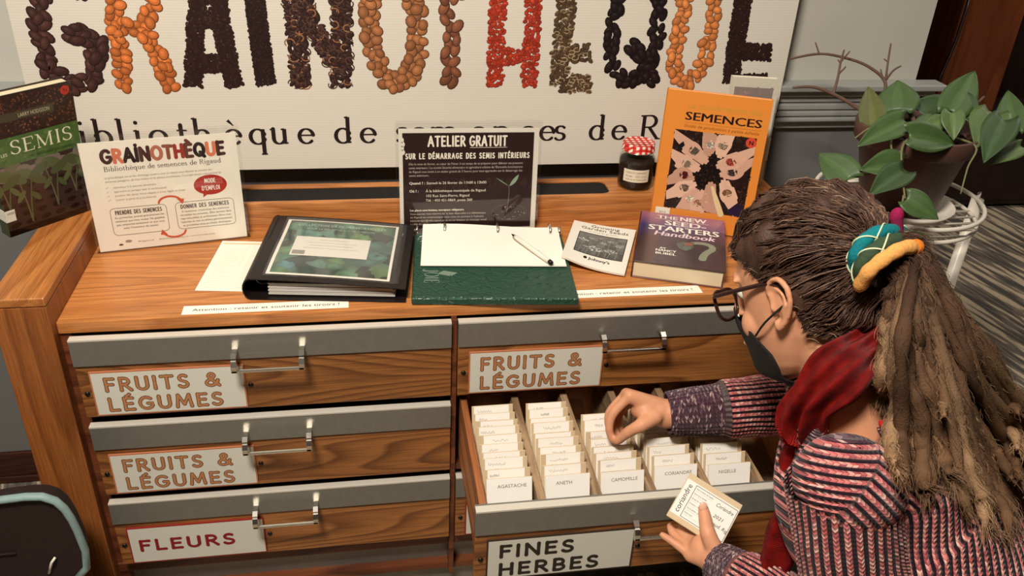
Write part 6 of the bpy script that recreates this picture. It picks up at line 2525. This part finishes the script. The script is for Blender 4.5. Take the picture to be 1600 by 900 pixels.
for s in (1, -1):
    p_ = lens_shape(s)
    MB().tube(p_, .0026, 8, closed=True).build('rim', FRAME, gl)
    inner = lens_shape(s, .97)
    m = MB()
    m.poly(inner if s > 0 else inner[::-1])
    m.build('lens', LENS, gl)
    MB().tube([rel(p) for p in smooth_path([H(.106, .0635 * s, .016), H(.098, .0715 * s, .018), H(.05, .0775 * s, .026), H(.0, .0805 * s, .032), H(-.016, .083 * s, .022), H(-.024, .084 * s, .002)])], .0023, 8, flat=1.5).build('temple', FRAME, gl)
MB().tube([rel(p) for p in smooth_path([H(.1115, .0085, .004), H(.115, 0, .008), H(.1115, -.0085, .004)])], .0019, 8).build('bridge', FRAME, gl)

# ------------------------------------------------------------------ hair
def hair_material(name, fuzz=False):
    m, nt, b = new_mat(name)
    a = nt.nodes.new('ShaderNodeVertexColor')
    a.layer_name = 'Col'
    nt.links.new(a.outputs[0], b.inputs['Base Color'])
    b.inputs['Roughness'].default_value = .55 if not fuzz else .8
    b.inputs['Specular IOR Level'].default_value = .35 if not fuzz else .15
    tc = nt.nodes.new('ShaderNodeTexCoord')
    nz = nt.nodes.new('ShaderNodeTexNoise')
    nz.inputs['Scale'].default_value = 420
    nz.inputs['Detail'].default_value = 4
    bp = nt.nodes.new('ShaderNodeBump')
    bp.inputs['Strength'].default_value = .6
    bp.inputs['Distance'].default_value = .002
    nt.links.new(tc.outputs['Object'], nz.inputs['Vector'])
    nt.links.new(nz.outputs[0], bp.inputs['Height'])
    nt.links.new(bp.outputs[0], b.inputs['Normal'])
    return m


HAIR, DREAD = hair_material('brown_hair'), hair_material('dreadlock_hair', True)
TIE = H(-.118, .014, .046)
TIE_DIR = .62 * AX_R - .42 * AX_U - .58 * AX_F
TIE_DIR /= np.linalg.norm(TIE_DIR)
hr = random.Random(77)


def scalp(th, ph, off):
    """th around the head from the front towards her left, ph height angle; off above the skin"""
    z = .005 + .125 * math.sin(ph) if ph > 0 else .005 + .09 * math.sin(ph)
    cx, rx, ry = sect(min(z, .1299))
    return np.array((cx + (rx + off) * math.cos(th), (ry + off) * math.sin(th), z + off * max(0, math.sin(ph))))


def hairline(th):
    """lowest height angle with hair at the angle th"""
    a = abs(th)
    if a < .9:
        return .44 - .05 * math.cos(th * 3)
    if a < 1.35:
        return .44 - (a - .9) / .45 * .26
    if a < 1.62:
        return .18 + .14 * math.sin((a - 1.35) / .27 * PI)
    if a < 1.95:
        return .18 - (a - 1.62) / .33 * .80
    return -.58 - .12 * (a - 1.95)


def lump(th, ph):
    return .0035 * math.sin(5 * th + 2 * ph) + .003 * math.sin(9 * ph - 3 * th) + .002 * math.sin(14 * th)


# close cap of combed hair
m = MB()
rows, cols = [], []
nth, nph = 96, 40
for i in range(nph + 1):
    row = []
    for j in range(nth):
        th = -PI + 2 * PI * j / nth
        ph = hairline(th) + (PI / 2 - .03 - hairline(th)) * i / nph
        edge = min(1, i / 5)
        row.append(rel(HC + scalp(th, ph, .001 + (.0105 + lump(th, ph)) * edge) @ HM))
    rows.append(row)
base = lin((66, 43, 32))
fc = []
for i in range(nph):
    for j in range(nth):
        k = .75 + .5 * (.5 + .5 * math.sin(j * 1.7 + math.sin(i * .6) * 1.2)) * hr.uniform(.7, 1.2)
        fc.append(tuple(c * k for c in base[:3]) + (1.0,))
m.grid(rows, 0, fc, wrap=True)
m.poly(rows[-1])
hair = m.build('hair', HAIR, person)
hair['label'] = 'brown hair combed back'


def strand(mb, pts, r, col, n=3, tip=None):
    k = len(pts)
    mb.tube(pts, [r * (1 if i < k - 2 else .6) for i in range(k)], n, 0, col, caps=False)


HCOLS = [(58, 36, 27), (74, 49, 36), (92, 64, 48), (112, 84, 66), (138, 112, 92)]
m = MB()
tl = (TIE - HC) @ HM.T
tdir = tl / np.linalg.norm(tl)
for s_ in range(4600):
    th = hr.uniform(-PI, PI)
    lo = hairline(th)
    ph = lo + (hr.random() ** 1.6) * (1.35 - lo)
    p0 = scalp(th, ph, 0.0)
    if (p0 - tl) @ (p0 - tl) < .055 ** 2:
        continue
    d0 = p0 / np.linalg.norm(p0)
    om = math.acos(max(-1, min(1, d0 @ tdir)))
    c = jit(lin(hr.choices(HCOLS, (26, 30, 24, 12, 6))[0]), .2, hr)
    off0 = hr.uniform(.008, .017)
    sag = hr.uniform(-.004, .004)
    wig, wf = hr.uniform(0, .0055), hr.uniform(3, 10)
    ax_ = np.cross(d0, tdir)
    ax_ /= max(1e-6, np.linalg.norm(ax_))
    pts = []
    nseg = 13
    for i in range(nseg):
        s = i / (nseg - 1)
        d = (math.sin((1 - s) * om) * d0 + math.sin(s * om) * tdir) / max(1e-5, math.sin(om))
        zz = d[2]
        # radius of the skull in direction d
        lo_, hi_ = .02, .2
        for _ in range(18):
            mid = (lo_ + hi_) / 2
            q = d * mid
            if not (-.12 < q[2] < .13):
                hi_ = mid
                continue
            cx, rx, ry = sect(q[2])
            if ((q[0] - cx) / rx) ** 2 + (q[1] / ry) ** 2 > 1:
                hi_ = mid
            else:
                lo_ = mid
        rad = lo_
        a = math.atan2(d[1], d[0])
        off = off0 * min(1, .25 + s * 4) + lump(a, zz * 9) + .004 * math.sin(PI * s)
        end = max(0, (s - .72) / .28)
        rr_ = (rad + off) * (1 - end) + (np.linalg.norm(tl) * (1 if end < 1 else 1)) * end
        p = d * rr_ + ax_ * (wig * math.sin(s * wf + th * 7) * math.sin(PI * s) + sag * math.sin(PI * s))
        if i == nseg - 1:
            p = tl + np.array((hr.uniform(-.018, .018), hr.uniform(-.018, .018), hr.uniform(-.018, .018)))
        pts.append(rel(HC + p @ HM))
    strand(m, pts, hr.uniform(.0004, .0011), c)
# loose wisps at brow, temple, crown and nape
for s_ in range(230):
    th = hr.choice((hr.uniform(-.6, 1.3), hr.uniform(1.7, 2.8), hr.uniform(-PI, PI)))
    lo = hairline(th)
    ph = hr.uniform(lo, lo + .25) if s_ % 3 else hr.uniform(lo, 1.3)
    p = scalp(th, ph, .010)
    d = (tl - p) / np.linalg.norm(tl - p)
    out = p / np.linalg.norm(p)
    pts = []
    k1, k2 = hr.uniform(-.5, .5), hr.uniform(.1, .8)
    L_ = hr.uniform(.02, .065)
    side_ = np.cross(d, out)
    for i in range(9):
        s = i / 8
        q = p + d * L_ * s * (1 - .4 * k2 * s) + out * (.012 * math.sin(PI * s * .8) * k2 + .004) + side_ * k1 * L_ * s * s + np.array((0, 0, -.020 * s * s * (1 if ph < .2 else 0)))
        pts.append(rel(HC + q @ HM))
    strand(m, pts, hr.uniform(.0003, .0007), jit(lin(hr.choices(HCOLS, (10, 24, 30, 24, 16))[0]), .2, hr))
o = m.build('hair_strands', HAIR, hair)
o['kind'] = 'stuff'

# dreadlocks falling from the tie over her back, resting on it
from mathutils.bvhtree import BVHTree
tv, tf = [tuple(v) for v in KN_V], [tuple(f) for f in KN_F]
for vv_, ff_ in (([tuple(p.co) for p in body.data.vertices], [tuple(p.vertices) for p in body.data.polygons]), (sv, sf)):
    o_ = len(tv)
    tv += vv_
    tf += [tuple(o_ + i for i in f) for f in ff_]
back_tree = BVHTree.FromPolygons(tv, tf)


def rest(p, gap, lower=False):
    """Lift a point of a lock off the sweater, or let it down onto it when it hangs too far away."""
    o = Vector(rel(CAM_POS))
    d = Vector(rel(p)) - o
    L_ = d.length
    d.normalize()
    h = back_tree.ray_cast(o, d, 3.0)
    if h[0] is None:
        return CAM_POS + np.array(d) * (L_ * 1.14) if lower else p
    D = h[3] - gap
    return CAM_POS + np.array(d) * D
side1 = np.cross(TIE_DIR, np.array((0, 0, 1.0)))
side1 /= np.linalg.norm(side1)
side2 = np.cross(side1, TIE_DIR)
T0 = TIE + TIE_DIR * .012
dread_root = MB()
ends = []
edge_px = [(1384, 655, 1.03), (1392, 712, 1.0), (1390, 690, .99), (1404, 760, .975), (1410, 745, .965), (1425, 700, .96), (1440, 768, .955), (1455, 780, .945), (1470, 735, .945), (1485, 775, .94), (1500, 760, .935), (1515, 800, .93),
           (1530, 770, .93), (1545, 822, .925), (1562, 815, .92), (1575, 835, .92), (1588, 800, .92), (1600, 790, .925), (1612, 790, .93), (1630, 770, .94), (1655, 770, .95), (1640, 800, .93), (1668, 745, .96)]
FZ = MB()
DC = [(50, 33, 25), (66, 46, 34), (84, 61, 46)]
TIPC = [(132, 102, 72), (108, 80, 56), (154, 122, 90)]
nd = 0
for k in range(94):
    u, v, D = edge_px[k % len(edge_px)] if k < 3 * len(edge_px) else hr.choice(edge_px)
    layer = k // len(edge_px)
    u += hr.uniform(-9, 9)
    v += hr.uniform(-22, 14) - layer * hr.uniform(0, 50)
    D += .012 * layer + hr.uniform(-.006, .006)
    E_ = deep(u, v, D)
    a = hr.uniform(0, 2 * PI)
    rr_ = .026 * hr.random() ** .5
    S_ = T0 + side1 * math.cos(a) * rr_ + side2 * math.sin(a) * rr_
    frac = np.clip((u - 1360) / 260, 0, 1)
    if layer < 4:
        E_ = rest(E_, .010 + .011 * (k % 4), True)
    M1 = S_ + TIE_DIR * (.022 + .012 * frac)
    # over the shoulder blades: ease away from the head, then hang
    M2 = S_ * .52 + E_ * .48 + TIE_DIR * (.004 + .006 * frac) + to_cam(E_) * .016 + AX_U * .006
    M3 = S_ * .18 + E_ * .82 + to_cam(E_) * .012 + np.array((0, 0, .002))
    r3 = rest(M3, .014 + .011 * (k % 4), True)
    M3 = r3 * .85 + M3 * .15
    r2 = rest(M2, .02)
    if np.linalg.norm(r2 - CAM_POS) < np.linalg.norm(M2 - CAM_POS):
        M2 = r2
    path = smooth_path([S_ - TIE_DIR * .02, S_, M1, M2, M3, E_], 12)
    for i in range(24, len(path)):
        lifted = rest(path[i], .008 + .008 * (k % 4))
        if np.linalg.norm(lifted - CAM_POS) < np.linalg.norm(path[i] - CAM_POS):
            path[i] = lifted
    path = [path[0]] + [(path[i - 1] + 2 * path[i] + path[i + 1]) / 4 for i in range(1, len(path) - 1)] + [path[-1]]
    n = len(path)
    r0 = hr.uniform(.0054, .0088)
    ph1, ph2, f1, f2 = hr.uniform(0, 6), hr.uniform(0, 6), hr.uniform(.5, .9), hr.uniform(.9, 1.6)
    c0, c1 = lin(hr.choice(DC)), lin(hr.choice(TIPC))
    rad, cols, pts = [], [], []
    wob = hr.uniform(.002, .006)
    tipk = hr.uniform(.6, 1.1)
    for i, p in enumerate(path):
        s = i / (n - 1)
        p = p + side1 * wob * math.sin(i * .35 + ph1) + side2 * wob * math.cos(i * .31 + ph2)
        pts.append(rel(p))
        w = r0 * (.72 + .45 * s) * (1 + .13 * math.sin(i * f1 + ph1) + .10 * math.sin(i * f2 + ph2) + hr.uniform(-.05, .05))
        if s > .93:
            w *= max(.25, 1 - (s - .93) / .07 * .7)
        rad.append(w)
        mixk = min(1, max(0, (s - .30) / .6)) ** 1.1 * tipk
        mixk = min(1, max(0, mixk))
        kk = 1 + .16 * math.sin(i * .55 + ph2) + .10 * math.sin(i * 1.3 + ph1)
        cols.append(tuple((c0[q] * (1 - mixk) + c1[q] * mixk) * kk for q in range(3)) + (1.0,))
    MB().tube(pts, rad, 11, 0, cols).build('dreadlock', DREAD, hair)
    # matted loose hairs along the lock
    for i in range(2, n - 1):
        t = pts[min(i + 1, n - 1)] - pts[i - 1]
        t = t / np.linalg.norm(t)
        for _ in range(5):
            a = hr.uniform(0, 2 * PI)
            s1 = np.cross(t, (0.3, .5, .8))
            s1 /= np.linalg.norm(s1)
            s2 = np.cross(t, s1)
            nrm = s1 * math.cos(a) + s2 * math.sin(a)
            tang = -s1 * math.sin(a) + s2 * math.cos(a)
            q0 = pts[i] + nrm * rad[i] * .85
            ln = hr.uniform(.006, .024)
            h_ = hr.uniform(.0, .0050)
            b1 = hr.uniform(-.7, .7)
            P4 = [q0 + (t * ln * x + tang * b1 * ln * x * (1 - .3 * x)) + nrm * (h_ * math.sin(PI * x) + .0004) for x in (0, .33, .66, 1)]
            FZ.tube(P4, [hr.uniform(.0002, .00045)] * 3 + [.00015], 3, 0, jit(tuple(c * 1.25 for c in cols[i]), .3, hr), caps=False)
    # frayed tip
    for _ in range(9):
        d_ = pts[-1] - pts[-3]
        d_ = d_ / np.linalg.norm(d_)
        j = np.array([hr.uniform(-1, 1) for _ in range(3)])
        P4 = [pts[-2] + j * .003 + (d_ + j * .35 * x) * .022 * x for x in (0, .4, .7, 1)]
        FZ.tube(P4, [.0006, .0005, .0004, .0002], 3, 0, jit(c1, .3, hr), caps=False)
o = FZ.build('frizz', HAIR, hair)
o['kind'] = 'stuff'
# beads and a silver cuff on the locks
m = MB()
m.ball(rel(rest(deep(1491, 712, .95), .044)), .0045, 0, lin((110, 160, 160)), 12, 8)
m.build('bead', PRINT_GLOSS, hair)['label'] = 'pale turquoise bead'

# felt hair tie: teal and green rolls laced with pale yarn, a yellow-orange roll, a magenta ball
tie = empty('hair_tie')
tie.parent = person
tie['label'] = 'felted hair tie of teal, green and orange rolls'


def felt(c):
    return plain('felt_%d_%d_%d' % c, c, .95, spec=.1, bump=.5, nscale=260, noise=.12)


def roll(pxs, r, mat, name, laced=False, behind=True):
    vis = [deep(*p) for p in pxs]
    c = TIE + TIE_DIR * .01
    path = smooth_path(vis, 6)
    if behind:                                                         # close the coil round the far side of the hair
        a_, b_ = vis[-1], vis[0]
        far = (a_ + b_) / 2 - to_cam(c) * .058 + TIE_DIR * .006
        path = path + smooth_path([a_, a_ * .5 + far * .5 - to_cam(c) * .018, far, b_ * .5 + far * .5 - to_cam(c) * .018, b_], 5)[1:-1]
    k = len(path)
    rad = [r * (1 + .07 * math.sin(i * 1.3)) for i in range(k)]
    o = MB().tube([rel(p) for p in path], rad, 14, closed=behind) if behind else MB()
    if not behind:
        closed_tube(o, [rel(p) for p in path], rad, 14)
    o = o.build(name, mat, tie)
    if laced:
        vp = smooth_path(vis, 16)
        for hand in (1, -1):
            L_ = []
            for i, p in enumerate(vp):
                t = vp[min(i + 1, len(vp) - 1)] - vp[max(i - 1, 0)]
                t /= np.linalg.norm(t)
                s1 = np.cross(t, to_cam(p))
                s1 /= np.linalg.norm(s1)
                s2 = np.cross(s1, t)
                q = hand * i * .17 + 1.0
                L_.append(rel(p + (s1 * math.cos(q) + s2 * math.sin(q)) * (r * 1.06)))
            MB().tube(L_, .0011, 6).build('yarn', plain('pale_yarn', (206, 214, 176), .9), o)
    return o


roll([(1334, 424, 1.075), (1338, 398, 1.052), (1354, 374, 1.046), (1380, 362, 1.052), (1408, 364, 1.075)], .0092, felt((26, 116, 122)), 'teal_roll', True)
roll([(1342, 444, 1.068), (1346, 416, 1.040), (1363, 393, 1.032), (1390, 378, 1.038), (1416, 374, 1.062)], .0090, felt((58, 76, 56)), 'green_roll', True)
roll([(1344, 446, 1.045), (1358, 424, 1.022), (1382, 404, 1.014), (1410, 388, 1.018), (1430, 386, 1.032)], .0088, felt((220, 158, 88)), 'orange_roll', behind=False)
m = MB()
ellipsoid(m, rel(deep(1431, 386, 1.031)), np.eye(3), (.0098, .0098, .0098), 14, 10)
m.build('orange_tip', felt((206, 116, 44)), tie)
m = MB()
ellipsoid(m, rel(deep(1401, 338, 1.07)), np.eye(3), (.0085, .0085, .0115), 16, 12)
m.build('felt_ball', felt((140, 30, 70)), tie)
m = MB()
closed_tube(m, [rel(deep(1401, 344, 1.07)), rel(deep(1402, 366, 1.062))], [.0075, .008], 12)
m.build('felt_stalk', felt((96, 26, 50)), tie)

# ------------------------------------------------------------------ the packet in her left hand
pTL, pTR, pBL = deep(1069, 733, 1.392), deep(1151, 784, 1.372), deep(1041, 805, 1.360)
M = frame(pBL, pTR - pTL, pTL - pBL)
pw, phh = float(np.linalg.norm(pTR - pTL)), float(np.linalg.norm(pTL - pBL))
m = MB().box(0, pw, 0, phh, -.0022, 0, 0, KRAFT, bevel=.0008, seg=1)
z = .0003
WL = lin((232, 230, 220))
m.rect(.0015, .009, pw - .001, phh - .010, z, 0, WL)
x0, x1, y0, y1 = .0185, pw - .002, .011, phh - .0125
for a_, b_, c_, d_ in ((x0, y0, x1, y0 + .0008), (x0, y1 - .0008, x1, y1), (x0, y0, x0 + .0008, y1), (x1 - .0008, y0, x1, y1)):
    m.rect(a_, b_, c_, d_, z + 1e-4, 0, INK)
fl = MB()
text(fl, 'coriandre', 0, 0, .0125, 0, INK, fit=.050)
m.add([(.0135 - y, .014 + x, z + 2e-4) for x, y, _ in fl.v], fl.f, 0, list(fl.c))
for i, s in enumerate(('Nom commun de l’espèce', 'Nom de la variété', 'Année de récolte', 'Donateur / donatrice', 'Où la plante a poussé', 'Autres notes')):
    y = y1 - .0062 - i * .0085
    text(m, s, x0 + .0025, y, .0036, z + 2e-4, INK, fit=(.030, .022, .022, .026, .028, .014)[i])
    m.rect(x0 + .0025, y - .0028, x0 + .0025 + (.03, .028, .012, .02, .024, .026)[i], y - .0025, z + 2e-4, 0, lin((150, 146, 138)))
text(m, 'Coriandre', .058, y1 - .0125, .0095, z + 2e-4, INK, fit=.030, shear=.25)
text(m, '2021', .062, y1 - .030, .0080, z + 2e-4, INK, fit=.016, shear=.2)
text(m, 'Rigaud, Rig', .058, y1 - .042, .0085, z + 2e-4, INK, fit=.034, shear=.25)
held = m.build('seed_packet', PRINT, mat_world=M)
tag(held, 'kraft seed packet labelled coriandre, held up in the person’s left hand', 'seed packet')
